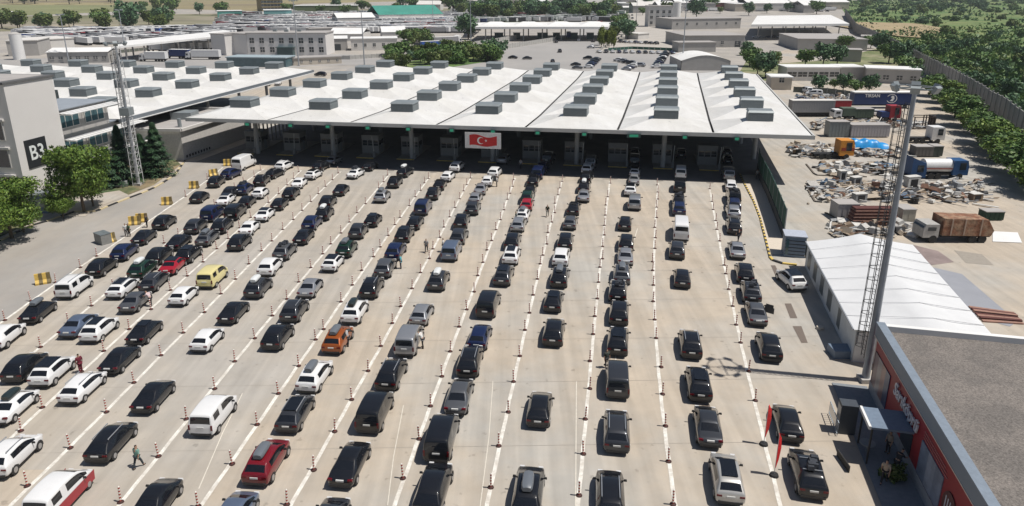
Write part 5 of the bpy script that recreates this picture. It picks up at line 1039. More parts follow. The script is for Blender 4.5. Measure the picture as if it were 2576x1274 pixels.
# open canopies
def opencan(pts, h, th, label, ncol=6, rm=ROOFW, wav=0):
    q = [P(a, c, h) for a, c in pts]; r = empty('vehicle_canopy', Vector((q[0].x, q[0].y, 0))); tag(r, label, 'canopy')
    b = MB(); n = 10
    b.prism([v - Vector((0, 0, th)) for v in q], q)
    pb(b, 'roof', rm, r)
    for i in range(wav):
        b = MB(); t_ = (i + .5) / wav; m = q[0].lerp(q[1], t_).lerp(q[3].lerp(q[2], t_), .5); wx = (q[1] - q[0]).length / wav * .45
        b.prism([m + Vector((-wx, -8, 0)), m + Vector((wx, -8, 0)), m + Vector((wx, 8, 0)), m + Vector((-wx, 8, 0))], [m + Vector((-wx * .4, -2, 1.6)), m + Vector((wx * .4, -2, 1.6)), m + Vector((wx * .4, 2, 1.6)), m + Vector((-wx * .4, 2, 1.6))]); pb(b, 'roof_peak', rm, r)
    for i in range(ncol):
        for v in (.12, .85):
            t_ = (i + .5) / ncol; p = q[0].lerp(q[1], t_).lerp(q[3].lerp(q[2], t_), v); b = MB(); b.tube((p.x, p.y, 0), (p.x, p.y, h - th), .35, .35, 8); pb(b, 'column', WALLG, r)
    return r
opencan([(1195, 68), (1530, 68), (1540, 56), (1215, 57)], 8, 1.2, 'far white canopy spanning the road at the end of the plaza', 7, wav=4)
opencan([(1890, 62), (2137, 60), (2090, 38), (1905, 40)], 9, 1.2, 'wide white canopy over dark bays at the upper right', 7)
opencan([(286, 118), (612, 85), (560, 77), (315, 103)], 7, .8, 'long inclined white roof over parked trucks at the left', 8)
opencan([(1172, 70), (1195, 70), (1215, 57), (1180, 58)], 6, .8, 'short white canopy left of the far canopy', 2)
for i, (bx, w_) in enumerate([(1255, 5), (1300, 4), (1365, 6), (1400, 4), (1440, 6), (1485, 4)]):
    p = P(bx, 99); r = empty('toll_booth', p); tag(r, f'{["leftmost","second","third","fourth","fifth","rightmost"][i]} dark booth under the far canopy', 'booth'); b = MB(); b.box(-w_ / 2, w_ / 2, 0, 3, 0, 3.4); b.build('wall', mat('booth_teal', (.06, .10, .10), .4), r); b = MB(); b.box(-w_ / 2 - .2, w_ / 2 + .2, -.2, 3.2, 3.4, 3.6); b.build('roof', WALLG, r)
# arched tent behind the canopy
a, c = P(1712, 178), P(1836, 178); r = empty('arched_tent', a); tag(r, 'white arched tent standing behind the right part of the main canopy', 'tent'); L = (c - a).length; b = MB(); n = 10
for i in range(n):
    x0, x1 = L * i / n, L * (i + 1) / n; z = lambda x: 3.6 + 2.0 * math.sin(math.pi * x / L); b.face([(x0, 0, z(x0)), (x1, 0, z(x1)), (x1, 19, z(x1)), (x0, 19, z(x0))])
b.build('roof', ROOFW, r, 60); b = MB(); b.face([(0, .1, 0), (L, .1, 0), (L, .1, 3.6)] + [(L * i / n, .1, 3.55 + 2.0 * math.sin(math.pi * i / n)) for i in range(n, -1, -1)]); b.box(0, .2, .1, 19, 0, 3.6); b.box(L - .2, L, .1, 19, 0, 3.6); b.build('wall', WALLG, r)
# fences
def fence(pts, h, m, label, bars=True, step=2.5, th=.12):
    q = px(pts); r = empty('fence', q[0]); tag(r, label, 'fence'); b = MB(); b2 = MB()
    for i in range(len(q) - 1):
        a, c = q[i], q[i + 1]; b.bar(a + Vector((0, 0, h / 2)), c + Vector((0, 0, h / 2)), th, h); n = max(1, int((c - a).length / step))
        for j in range(n): p = a.lerp(c, j / n); b2.box(p.x - .12, p.x + .12, p.y - .12, p.y + .12, 0, h + .15)
    pb(b, 'panel', m, r); pb(b2, 'post', WALLG, r)
FCN = mat('fence_pale', (.42, .41, .385), .85, var=.15, vs=.6)
fence([(1060, 150), (1120, 142), (1240, 128), (1270, 124), (1395, 104), (1400, 98)], 2.2, FCN, 'pale panel fence curving along the left edge of the plaza')
fence([(1140, 128), (1245, 112), (1300, 101)], 3.0, FCN, 'tall pale concrete fence behind the plaza edge')
fence([(730, 150), (880, 150), (1000, 142), (1085, 128)], 1.6, FCN, 'low pale fence in front of the white-walled building')
fence([(290, 135), (560, 108), (800, 100)], 1.4, mat('fence_dark', (.12, .13, .11), .9, var=.3), 'dark hedge-like fence beside the inclined roof')
fence([(1530, 128), (1590, 124), (1690, 128)], 1.3, GREENF, 'low green fence behind the parked cars on the plaza')
fence([(1500, 134), (1600, 70)], 1.0, FCN, 'low kerb fence along the access road')
fence([(2270, 262), (2080, 236), (1995, 232)], 1.6, mat('fence_dark', (.12, .13, .11)), 'dark rail fence before the low buildings on the right')
# ---------------------------------------------------------------- lorries
def make_lorry(colr, box, L=13.6, cab=True, ht=3.9, name='lorry', curtain=None, text=False):
    r = empty(name); b = MB(); b.box(-1.25, 1.25, -L / 2, L / 2, 1.2, ht); b.build('trailer_body', box, r)
    b = MB(); b.box(-1.28, 1.28, -L / 2 - .02, L / 2 + .02, ht, ht + .08); b.build('trailer_roof', ROOFW, r)
    b = MB(); b.box(-.45, .45, -L / 2, L / 2, .75, 1.2); b.build('chassis', DARK, r)
    if cab:
        b = MB(); y = L / 2 + .5; b.prism([(-1.2, y, .9), (1.2, y, .9), (1.2, y + 2.1, .7), (-1.2, y + 2.1, .7)], [(-1.15, y, 3.6), (1.15, y, 3.6), (1.12, y + 1.7, 3.1), (-1.12, y + 1.7, 3.1)]); b.build('cab', colr, r)
        b = MB(); b.prism([(-1.05, y + 2.02, 1.9), (1.05, y + 2.02, 1.9), (1.05, y + 2.06, 1.9), (-1.05, y + 2.06, 1.9)], [(-1.0, y + 1.80, 2.8), (1.0, y + 1.80, 2.8), (1.0, y + 1.86, 2.8), (-1.0, y + 1.86, 2.8)]); b.build('windscreen', GLASS, r)
        b = MB(); b.box(-1.22, -1.18, y + .8, y + 1.7, 1.8, 2.6); b.box(1.18, 1.22, y + .8, y + 1.7, 1.8, 2.6); b.build('side_window', GLASS, r)
    for y in [-L / 2 + 1.6, -L / 2 + 2.9, -L / 2 + 4.2] + ([L / 2 + 1.6] if cab else []):
        for s_ in (-1, 1):
            b = MB(); b.tube((s_ * .95, y, .5), (s_ * 1.25, y, .5), .5, .5, 12); b.build('wheel', TYRE, r)
    return r
LB = {'white': mat('trailer_white', (.68, .68, .68), .5, var=.08), 'grey': mat('trailer_grey', (.28, .28, .29), .6, var=.1), 'blue': mat('trailer_blue', (.01, .03, .12), .4, var=.15, vs=.4), 'red': mat('trailer_red', (.30, .02, .03), .5, var=.1), 'midblue': mat('trailer_midblue', (.03, .10, .38), .5, var=.1), 'navy': mat('trailer_navy', (.02, .04, .14), .5)}
lor = {k: None for k in LB}
def lorry(k, x, y, yaw, label, group=None, cab=True, L=13.6, key=None):
    key = (k, cab, L)
    if lor.get(key) is None: o = lor[key] = make_lorry(LB['white'], LB[k], L, cab)
    else: o = copy_tree(lor[key])
    o.location = (x, y, 0); o.rotation_euler = (0, 0, yaw)
    for q in ('label', 'category', 'group'):
        if q in o: del o[q]
    return tag(o, label, 'truck', group)
def lotrow(pa, pb_, n, yaw, group, label, jit=.5, dark=.08):
    a, c = P(*pa), P(*pb_)
    for i in range(n):
        if rr.random() < .12: continue
        p = a.lerp(c, (i + .5) / n); k = 'white' if rr.random() > dark * 2 else rr.choice(['grey', 'midblue', 'red', 'grey', 'navy']); lorry(k, p.x + rr.uniform(-jit, jit), p.y + rr.uniform(-jit, jit), yaw + R(rr.uniform(-3, 3)), f'{k if k != "midblue" else "blue"} {label}, {NTH[i] if i < 40 else "farthest right"}', group)
for j, (y0, y1, x0, x1, n) in enumerate([(48, 44, 700, 950, 26), (54, 50, 680, 940, 24), (62, 57, 640, 940, 26), (70, 66, 600, 1120, 34), (78, 74, 590, 1150, 30)]):
    lotrow((x0, y0), (x1, y1), n, R(70 + 6 * (j % 2)), 'trailers in the distant truck lot', f'lorry in row {["one","two","three","four","five"][j]} of the distant truck lot')
lotrow((60, 104), (420, 84), 16, R(60), 'trailers in the left truck lot', 'lorry in the upper row left of the inclined roof'); lotrow((200, 114), (560, 92), 14, R(55), 'trailers in the left truck lot', 'lorry in the lower row beyond the inclined roof')
lotrow((400, 132), (600, 122), 9, R(65), 'trailers under the inclined roof', 'lorry parked under the long inclined roof'); lotrow((1140, 62), (1480, 44), 22, R(80), 'trailers behind the far canopy', 'lorry parked behind the far canopy'); lotrow((1150, 44), (1380, 36), 18, R(85), 'trailers in the far estate', 'lorry parked in the far estate yard')
q = P(232, 97); lorry('red', q.x, q.y + 8, R(92), 'long crimson trailer standing alone in the left lot', L=16, cab=False)
q = P(1092, 124); lorry('midblue', q.x, q.y, R(-62), 'bright blue trailer beside the pale fence left of the plaza'); q = P(1120, 112); lorry('grey', q.x, q.y, R(-62), 'grey trailer just behind the bright blue trailer')
q = P(1150, 108); lorry('white', q.x, q.y, R(-10), 'short white box lorry beside the poplar end of the far canopy', L=7)
q = P(395, 155); lorry('white', q.x, q.y, R(85), 'white lorry in front of the inclined roof, left one', L=9); q = P(455, 148); lorry('navy', q.x, q.y, R(80), 'navy blue lorry in front of the inclined roof', L=9); q = P(520, 150); lorry('white', q.x, q.y, R(88), 'white lorry in front of the inclined roof, right one', L=12)
q = P(1430, 98); lorry('navy', q.x, q.y, R(-5), 'dark coach-like lorry leaving under the far canopy', L=9); 
# cars on the plaza and beyond
PC = [(806, 192, Bk, sv, 80, 'black SUV on the ramp between the two canopies'), (665, 216, Wh, sd, 75, 'white car beside the rear canopy gutter'), (700, 214, Wh, sd, 10, 'white car on the ramp near the rear canopy'), (1326, 150, Bk, sd, 90, 'black car alone on the plaza, left one'), (1408, 132, Bk, sv, 0, 'black SUV in the middle of the plaza'), (1398, 108, Bk, sv, 10, 'black SUV leaving the fence on the plaza'), (1390, 158, Bk, hb, 0, 'black hatchback close behind the canopy roof vents'), (1448, 166, Bk, sd, 80, 'dark car behind the roof, left of a group'), (1452, 174, Gy, sd, 85, 'grey car just behind the canopy roof'), (1478, 150, Bk, sv, 80, 'black SUV at the head of the group on the plaza'), (1486, 122, Si, sd, 90, 'silver car beside the poplars'), (1290, 148, Bk, sd, 70, 'dark car at the hedge end'), (1455, 104, Wh, hb, 0, 'white car on the road under the far canopy'), (1247, 148, Bk, sv, 60, 'black SUV by the green clump')]
for (bx, by, c_, t_, yw, lb) in PC: p = P(bx, by); placed_car(t_, c_, '', p.x, p.y, R(yw), lb, 'cars on the plaza beyond the canopy')
def carrow(pa, pc, n, yaw, where, group):
    a, c = P(*pa), P(*pc)
    for i in range(n):
        p = a.lerp(c, i / max(1, n - 1)); cc = rr.choice([Bk, Wh, Bk, DG, Si, Nv, Wh]); t_ = rr.choice([sd, sv, hb, sv])
        placed_car(t_, cc, '', p.x, p.y, yaw + R(rr.uniform(-4, 4)), f'{cc} {t_}, {["first","second","third","fourth","fifth","sixth","seventh","eighth","ninth","tenth","eleventh","twelfth"][i]} from the left {where}', group)
carrow((1480, 172), (1500, 152), 6, R(80), 'in the stack of cars behind the roof', 'cars stacked behind the roof'); carrow((1555, 155), (1610, 168), 6, R(60), 'in the slanted cluster on the plaza', 'slanted cluster of cars'); carrow((1575, 178), (1590, 170), 3, R(85), 'in the small cluster near the roof seam', 'small cluster by the roof seam')
carrow((1508, 133), (1690, 136), 12, R(5), 'in the row before the green fence', 'cars before the green fence'); carrow((1650, 172), (1672, 140), 8, R(88), 'in the column left of the arched tent', 'cars left of the arched tent')
carrow((1560, 108), (1650, 112), 8, R(20), 'on the dusty plot beside the access road', 'cars on the dusty plot'); carrow((1490, 118), (1492, 106), 2, 0, 'beside the poplars', 'cars by the poplars'); carrow((1594, 84), (1590, 40), 5, R(4), 'driving on the access road', 'cars on the access road')
carrow((1900, 96), (1990, 96), 7, R(90), 'in the shade of the wide upper right canopy', 'cars by the upper right canopy')
# ---------------------------------------------------------------- scrap yard on the right
def rubble(name, x0, x1, y0, y1, n, hmax, seed, label, cols):
    q = random.Random(seed); b = MB()
    for i in range(n):
        t_ = q.random(); bx = x0 + (x1 - x0) * t_; by = y0 + (y1 - y0) * q.betavariate(2, 2); env = math.sin(math.pi * min(1, max(0, t_))) ** .4; p = P(bx, by)
        k = q.random(); z = q.uniform(0, hmax * .6) * env
        if k < .5: s_ = q.uniform(.15, .7); rot = Matrix.Translation((p.x, p.y, z)) @ Matrix.Rotation(q.uniform(0, 6), 4, 'Z') @ Matrix.Rotation(q.uniform(-.6, .6), 4, 'X'); b.box(-s_, s_, -s_ * q.uniform(.4, 1), s_ * q.uniform(.4, 1), 0, s_ * q.uniform(.3, 1.3), q.randrange(len(cols)), rot, q.uniform(.5, 1))
        elif k < .85: L_ = q.uniform(.8, 3.2); a_ = q.gauss(0, .6); dz = q.uniform(-.3, .5); b.bar(p + Vector((0, 0, z + .1)), p + Vector((math.cos(a_) * L_, math.sin(a_) * L_, z + .15 + max(0, dz))), q.uniform(.06, .4), q.uniform(.03, .12), q.randrange(len(cols)))
        else: s_ = q.uniform(.5, 1.5); rot = Matrix.Translation((p.x, p.y, z + .1)) @ Matrix.Rotation(q.uniform(0, 6), 4, 'Z') @ Matrix.Rotation(q.uniform(-.35, .35), 4, 'X'); b.box(-s_, s_, -s_ * .5, s_ * .5, 0, .05, q.randrange(len(cols)), rot)
    return tag(b.build(name, cols), label, 'scrap', kind='stuff')
_w, _g, _d, _t, _p = mat('scrap_white', (.56, .55, .52), .7, var=.2), mat('scrap_grey', (.25, .26, .27), .7, var=.3), mat('scrap_dark', (.05, .05, .052), .8), mat('scrap_tan', (.38, .32, .25), .9, var=.2), mat('scrap_pale', (.44, .425, .40), .7, var=.2)
RC = [_w, _g, _d, _t, _p, _d, _t, mat('scrap_brown', (.22, .16, .11), .9, var=.3), mat('scrap_rust', (.17, .09, .06), .9, var=.3), _p, _g, _w, mat('scrap_blue', (.10, .16, .24), .6), _t]
rubble('scrap_pile', 2060, 2300, 408, 446, 200, .75, 1, 'long pile of scrap and debris nearest the fence shadow', RC); rubble('scrap_pile', 2030, 2475, 454, 516, 380, 1.05, 2, 'largest heap of white and grey scrap in the middle of the yard', RC); rubble('scrap_pile', 2080, 2310, 552, 600, 150, .6, 3, 'low debris field of sheets around the rusty beams', RC[:-2])
rubble('scrap_pile', 1985, 2120, 366, 398, 220, .9, 4, 'small heap of wheels and pipes left of the orange lorry', RC); rubble('scrap_pile', 2150, 2290, 380, 398, 170, .7, 5, 'row of pallets and blocks under the blue tarpaulin', RC); rubble('scrap_pile', 2040, 2330, 304, 330, 190, 1.5, 6, 'tangle of steel parts and frames behind the grey hut', RC); rubble('scrap_pile', 2000, 2140, 240, 262, 160, 1.2, 7, 'clutter behind the long grey trailer', RC)
def pbox(b, x0, x1, yb, z0_, z1_, dep, mi=0, bulge=0):
    a, c = P(x0, yb), P(x1, yb); b.box(a.x, c.x, a.y, a.y + dep, z0_, z1_, mi)
# rows are described by photo extents of their foot line
t = empty('blue_trailer', P(2145, 274)); tag(t, 'long dark blue curtain trailer with white lettering and swirl logo', 'trailer'); a = P(2145, 274); c = P(2302, 276); LT = c.x - a.x
b = MB(); b.box(0, LT, 0, 2.5, 1.1, 4.0); b.build('curtain_side', LB['blue'], t); b = MB(); b.box(-.05, LT + .05, -.05, 2.55, 4.0, 4.25); b.build('roof', ROOFW, t); b = MB(); b.box(0, LT, .6, 1.9, .7, 1.1); b.build('chassis', DARK, t)
for x in (LT - 2, LT - 3.3, LT - 4.6): b = MB(); b.tube((x, -.02, .5), (x, .35, .5), .5, .5, 12); b.build('wheel', TYRE, t)
MT = Matrix.Translation((4.6, -.03, 3.3)) @ Matrix.Rotation(R(90), 4, 'X'); textobj('TIRSAN', 1.15, ROOFW, t, 'lettering', .02, MT)
b = MB(); n = 18
for i in range(n):
    t0, t1 = R(150 - 300 * i / n), R(150 - 300 * (i + 1) / n); r0_, r1_ = 1.15, 1.0; X = 9.6; Z = 2.6
    b.face([(X + r0_ * math.cos(t0) * 1.2, -.03, Z + r0_ * math.sin(t0)), (X + r0_ * math.cos(t1) * 1.2, -.03, Z + r0_ * math.sin(t1)), (X + r1_ * math.cos(t1) * 1.2, -.03, Z + r1_ * math.sin(t1)), (X + r1_ * math.cos(t0) * 1.2, -.03, Z + r1_ * math.sin(t0))])
b.face([(9.2, -.03, 2.0), (9.9, -.03, 1.9), (10.3, -.03, 2.6), (10.1, -.03, 3.3), (9.6, -.03, 3.35), (9.3, -.03, 2.9), (9.75, -.03, 2.75)]); b.build('logo', ROOFW, t)
def yardbox(name, x0, x1, yb, z0_, z1_, dep, m, label, cat, extra=None, roofm=None):
    a, c = P(x0, yb), P(x1, yb); r = empty(name, a); tag(r, label, cat); L_ = c.x - a.x; b = MB(); b.box(0, L_, 0, dep, z0_, z1_); 
    if z0_ > .3: b.box(.3, L_ - .3, .4, dep - .4, .2, z0_, 1)
    b.build('body', [m, DARK], r)
    b = MB(); b.box(-.06, L_ + .06, -.06, dep + .06, z1_, z1_ + .1); b.build('roof', roofm or ROOFG, r)
    b = MB(); k = int(L_ / .6)
    for i in range(1, k): b.box(L_ * i / k - .03, L_ * i / k + .03, -.04, 0, z0_ + .1, z1_ - .1)
    b.build('rib', m, r); return r
yardbox('grey_trailer', 1990, 2097, 295, 1.1, 3.9, 2.5, LB['grey'], 'long plain grey trailer against the canopy edge', 'trailer', roofm=WALLW)
yardbox('grey_hut', 2140, 2236, 347, .2, 2.6, 3, mat('hut_grey', (.36, .35, .37), .7, var=.1), 'pale grey site hut behind the blue tarpaulin', 'hut'); yardbox('louvred_container', 2084, 2134, 346, .1, 3.2, 2.4, STEELD, 'dark striped container with white end frame', 'container')
yardbox('grey_container', 2105, 2158, 553, .1, 2.1, 2.4, mat('cont_lilac', (.36, .345, .35), .7), 'plain pale grey container beside the rusty beams', 'container'); yardbox('cream_container', 2267, 2300, 563, .1, 1.9, 2.4, mat('cont_cream', (.40, .38, .32), .7), 'small cream container at the right end of the rusty beams', 'container')
yardbox('green_container', 2150, 2196, 303, .6, 2.6, 2.2, mat('cont_green', (.08, .11, .08), .8), 'dark green box body behind the steel frames', 'container'); yardbox('dark_container', 2302, 2346, 396, .2, 1.9, 2.2, mat('cont_dark', (.13, .12, .11), .8), 'rusty dark grey skip behind the blue lorry', 'skip'); yardbox('mesh_container', 2346, 2370, 396, .2, 2.0, 2.2, mat('cont_mesh', (.05, .06, .05), .8), 'blackish mesh cage beside the rusty skip', 'cage')
yardbox('red_tank', 2098, 2140, 280, 1.0, 2.6, 2.0, LB['red'], 'faded red tank behind the small white-cabbed lorry', 'tank')
# frames
b = MB(); a, c = P(2297, 326), P(2349, 326)
for z in (.2, 2.7): [b.bar(Vector((x0_, y0_, z)), Vector((x1_, y1_, z)), .16, .16) for x0_, y0_, x1_, y1_ in ((a.x, a.y, c.x, a.y), (c.x, a.y, c.x, a.y + 2.4), (c.x, a.y + 2.4, a.x, a.y + 2.4), (a.x, a.y + 2.4, a.x, a.y))]
for x in (a.x, c.x - 1.2, c.x - .6, c.x):
    for y in (a.y, a.y + 2.4): b.bar(Vector((x, y, .1)), Vector((x, y, 2.8)), .18, .18)
b.box(c.x, c.x + .1, a.y, a.y + 2.4, .1, 2.8); tag(b.build('container_frame', mat('rust_dark', (.05, .035, .03), .9)), 'open rusty container frame next to the tree row', 'frame')
# rusty beam stack
a, c = P(2143, 568), P(2268, 570); b = MB()
for k in range(5):
    z = .15 + k * .42; b.box(a.x + .1 * k, c.x - .2 * k, a.y + .06 * k, a.y + 1.6, z, z + .14, 0); b.box(a.x + .1 * k, c.x - .2 * k, a.y + .35, a.y + 1.6, z + .14, z + .42, 1)
tag(b.build('beam_stack', [mat('rust_light', (.30, .17, .13), .9, var=.2), mat('rust_deep', (.10, .035, .03), .9)]), 'stack of long rusty brown steel beams on the yard', 'beams')
# blue tarpaulin
a, c = P(2150, 384), P(2236, 384); b = MB(); n, m_ = 16, 8; TW = c.x - a.x
zf_ = lambda u, v: 2.6 * (math.sin(math.pi * min(max(v, .02), .98)) ** .35) * (1 - .45 * max(0, u - .55) * 2) * (.9 + .08 * math.sin(u * 21) + .05 * math.sin(v * 9))
gx = [[(a.x + TW * i / n, a.y + 3 * j / m_ + .1 * math.sin(i), max(.3, zf_(i / n, j / m_))) for j in range(m_ + 1)] for i in range(n + 1)]
for i in range(n):
    for j in range(m_): b.face([gx[i][j], gx[i + 1][j], gx[i + 1][j + 1], gx[i][j + 1]])
tag(b.build('tarpaulin', mat('tarp_blue', (.01, .26, .62), .4, var=.2, vs=1.2), None, 80), 'bright blue tarpaulin draped over machinery beside the orange lorry', 'tarpaulin')
# lorry cabs and special lorries facing right (+x) or left
def cab_lorry(name, x0, x1, yb, dirn, cabm, label, parts, cabw=2.3, chz=1.0, cabz=2.9, cat='truck'):
    a, c = P(x0, yb), P(x1, yb); L_ = c.x - a.x; r = empty(name, a); tag(r, label, cat); f = (lambda x: x) if dirn > 0 else (lambda x: L_ - x)
    def fx(b, x0_, x1_, *rest): q0, q1 = sorted((f(x0_), f(x1_))); b.box(q0, q1, *rest)
    b = MB(); fx(b, 0, L_ - .3, .5, 1.9, .6, chz); b.build('chassis', DARK, r)
    b = MB(); xs = [L_ - cabw, L_, L_ - .05, L_ - .35]; X = [f(q) for q in (L_ - cabw, L_, L_ - .25, L_ - cabw)]
    b.prism([(X[0], 0, .7), (X[1], 0, .7), (X[1] - (.0), 0, chz + (cabz - chz) * .45 + .2), (X[2], 0, cabz), (X[3], 0, cabz)], [(X[0], 2.4, .7), (X[1], 2.4, .7), (X[1], 2.4, chz + (cabz - chz) * .45 + .2), (X[2], 2.4, cabz), (X[3], 2.4, cabz)]); b.build('cab', cabm, r)
    b = MB(); fx(b, L_ - 1.5, L_ - .5, -.04, -.01, chz + .6, cabz - .35); b.build('side_window', GLASS, r)
    b = MB(); q = f(L_ + .02); b.prism([(q - .02, .2, chz + .9), (q + .02, .2, chz + .9), (q + .02, 2.2, chz + .9), (q - .02, 2.2, chz + .9)], [(f(L_ - .17) - .02, .2, cabz - .25), (f(L_ - .17) + .02, .2, cabz - .25), (f(L_ - .17) + .02, 2.2, cabz - .25), (f(L_ - .17) - .02, 2.2, cabz - .25)]); b.build('windscreen', GLASS, r)
    for x in [L_ - 1.3] + [1.2, 2.4][:2 if L_ > 6 else 1]:
        for y in (-.02, 2.1): b = MB(); b.tube((f(x), y, .5), (f(x), y + .32, .5), .5, .5, 14); b.build('wheel', TYRE, r)
    if parts: parts(r, L_, fx, f)
    return r
OR1, OR2 = mat('cab_orange', (.62, .25, .03), .5, var=.12), mat('cab_rust_red', (.30, .05, .02), .5)
def orange_parts(r, L_, fx, f): b = MB(); fx(b, L_ - 2.36, L_ + .02, -.03, 2.43, 1.6, 2.2); b.build('stripe', OR2, r)
cab_lorry('orange_lorry', 2050, 2146, 402, 1, OR1, 'orange lorry cab with a dark red band and bare chassis', orange_parts, 2.6, 1.0, 3.5)
def tank_parts(r, L_, fx, f):
    b = MB(); n = 14; X0, X1 = f(.3), f(L_ - 2.5); b.tube((X0, 1.2, 2.1), (X1, 1.2, 2.1), 1.1, 1.1, 18); b.build('tank', LB['white'], r, 50); b = MB(); fx(b, .3, L_ - 2.5, .06, .1, 1.7, 1.85); b.build('tank_stripe', OR2, r)
NB = mat('cab_blue', (.015, .07, .19), .4, var=.15)
cab_lorry('tanker_lorry', 2322, 2432, 452, 1, NB, 'white tank lorry with a blue cab on the right', tank_parts, 2.5, 1.0, 3.1)
cab_lorry('blue_lorry', 2278, 2326, 458, 1, NB, 'battered blue lorry cab with raised wind deflector', lambda r, L_, fx, f: (lambda b: (b.prism([(f(L_ - 2.4), 0, 3.1), (f(L_ - .4), 0, 3.1), (f(L_ - 2.4), 0, 4.0)], [(f(L_ - 2.4), 2.4, 3.1), (f(L_ - .4), 2.4, 3.1), (f(L_ - 2.4), 2.4, 4.0)]), b.build('wind_deflector', NB, r)))(MB()), 2.4, 1.0, 3.1)
cab_lorry('white_lorry', 2290, 2374, 362, 1, LB['white'], 'white lorry cab with a long flat bed near the tree row', None, 2.6, 1.1, 3.3)
cab_lorry('small_lorry', 2096, 2150, 303, -1, LB['white'], 'small lorry with white cab and dark green box', lambda r, L_, fx, f: (lambda b: (fx(b, 0, L_ - 2.1, 0, 2.3, 1.0, 2.8), b.build('box_body', mat('cont_green', (.08, .11, .08)), r)))(MB()), 1.9, .9, 2.4)
cab_lorry('red_lorry', 2215, 2264, 306, 1, LB['red'], 'crimson lorry cab with navy load behind it', lambda r, L_, fx, f: (lambda b: (fx(b, 0, L_ - 2.7, 0, 2.3, 1.0, 2.2), b.build('load', LB['navy'], r)))(MB()), 2.6, 1.0, 3.6)
RU = mat('rust_body', (.20, .085, .045), .85, var=.5, vs=2.2, col2=(.30, .20, .13), vs2=.8)
def garbage(r, L_, fx, f):
    b = MB(); X = [f(q) for q in (0, .3, 1.3, L_ - 2.3, L_ - 2.3, 1.0)]
    prof = [(f(.3), .9), (f(0), 1.6), (f(.9), 3.0), (f(L_ - 2.3), 3.2), (f(L_ - 2.3), 1.0)]
    b.prism([(x, -.05, z) for x, z in prof], [(x, 2.45, z) for x, z in prof]); b.build('refuse_body', RU, r)
    b = MB(); 
    for q in (1.6, 3.6, 5.2): fx(b, q, q + .18, -.12, -.05, 1.0, 3.1)
    b.build('rib', mat('rust_pale', (.35, .26, .2), .9), r)
cab_lorry('refuse_lorry', 2318, 2494, 612, -1, mat('cab_dusty_white', (.38, .37, .35), .7, var=.2), 'old refuse lorry with a rusty ribbed body and dusty white cab', garbage, 1.9, 1.0, 2.4)
p = P(2190, 292); o = placed_car(sv, Wh, '', p.x, p.y, R(90), 'white crossover parked in front of the blue trailer facing left', cat='car'); p = P(2170, 262 - 20); placed_car(vn, Wh, '', p.x - 14, p.y, R(75), 'white van among clutter behind the grey trailer'); p = P(2033, 262); placed_car(sd, Nv, '', p.x, p.y + 4, R(88), 'navy car on the far side of the long grey trailer')
p = P(2028, 234); placed_car(vn, Wh, '', p.x, p.y, R(5), 'white van with open rear beside the small beige hut')
g = flat('slab', px([(2497, 583), (2560, 586), (2571, 612), (2497, 609)]), .05, ROOFW); tag(g, 'white sheet lying on the yard behind the refuse lorry', 'sheet')
g = flat('ground_patch', px([(2290, 615), (2360, 632), (2400, 660), (2340, 668)]), .006, mat('ground_mauve', (.24, .19, .18), .9, var=.2, vs=.5)); tag(g, kind='structure'); g = flat('ground_patch', px([(2325, 668), (2420, 690), (2560, 810), (2540, 822), (2460, 800)]), .006, mat('ground_slate', (.27, .28, .31), .9, var=.06, vs=.5)); tag(g, kind='structure'); g = flat('ground_patch', px([(2400, 630), (2470, 640), (2500, 668), (2430, 662)]), .006, mat('ground_brown', (.30, .27, .23), .9, var=.1)); tag(g, kind='structure')  # flat ground patches in mauve, slate and brown tones
b = MB(); qq = px([(2436, 772), (2550, 788), (2576, 818), (2474, 812)])
for i in range(7):
    u0, u1 = i / 7, (i + .85) / 7; b.prism([qq[0].lerp(qq[3], u0), qq[1].lerp(qq[2], u0), qq[1].lerp(qq[2], u1), qq[0].lerp(qq[3], u1)], [v + Vector((0, 0, .12 + .06 * (i % 3))) for v in (qq[0].lerp(qq[3], u0), qq[1].lerp(qq[2], u0), qq[1].lerp(qq[2], u1), qq[0].lerp(qq[3], u1))], i % 2)
tag(b.build('rusty_sheets', [mat('rust_light', (.3, .17, .13)), mat('rust_deep', (.1, .035, .03))]), 'rusty corrugated sheets stacked on the ground beyond the tent', 'sheets')
for i, (x0, x1, yb, m_, lb) in enumerate([(2478, 2524, 556, mat('bin_green', (.02, .05, .03), .8), 'dark green open bin lying behind the refuse lorry')]): yardbox('open_bin', x0, x1, yb, .1, 1.2, 1.6, m_, lb, 'bin')
for i, pts in enumerate([[(1985, 366), (2000, 388), (2010, 392), (2110, 396)], [(2028, 414), (2048, 438), (2056, 442), (2180, 446)], [(2026, 468), (2050, 508), (2068, 510)], [(2076, 536), (2100, 548)], [(2088, 562), (2108, 592), (2120, 596)]]):
    kerb(pts, 'kerb', .25, .14, 60, (mat('kerb_dark', (.13, .11, .09), .9), BLK))

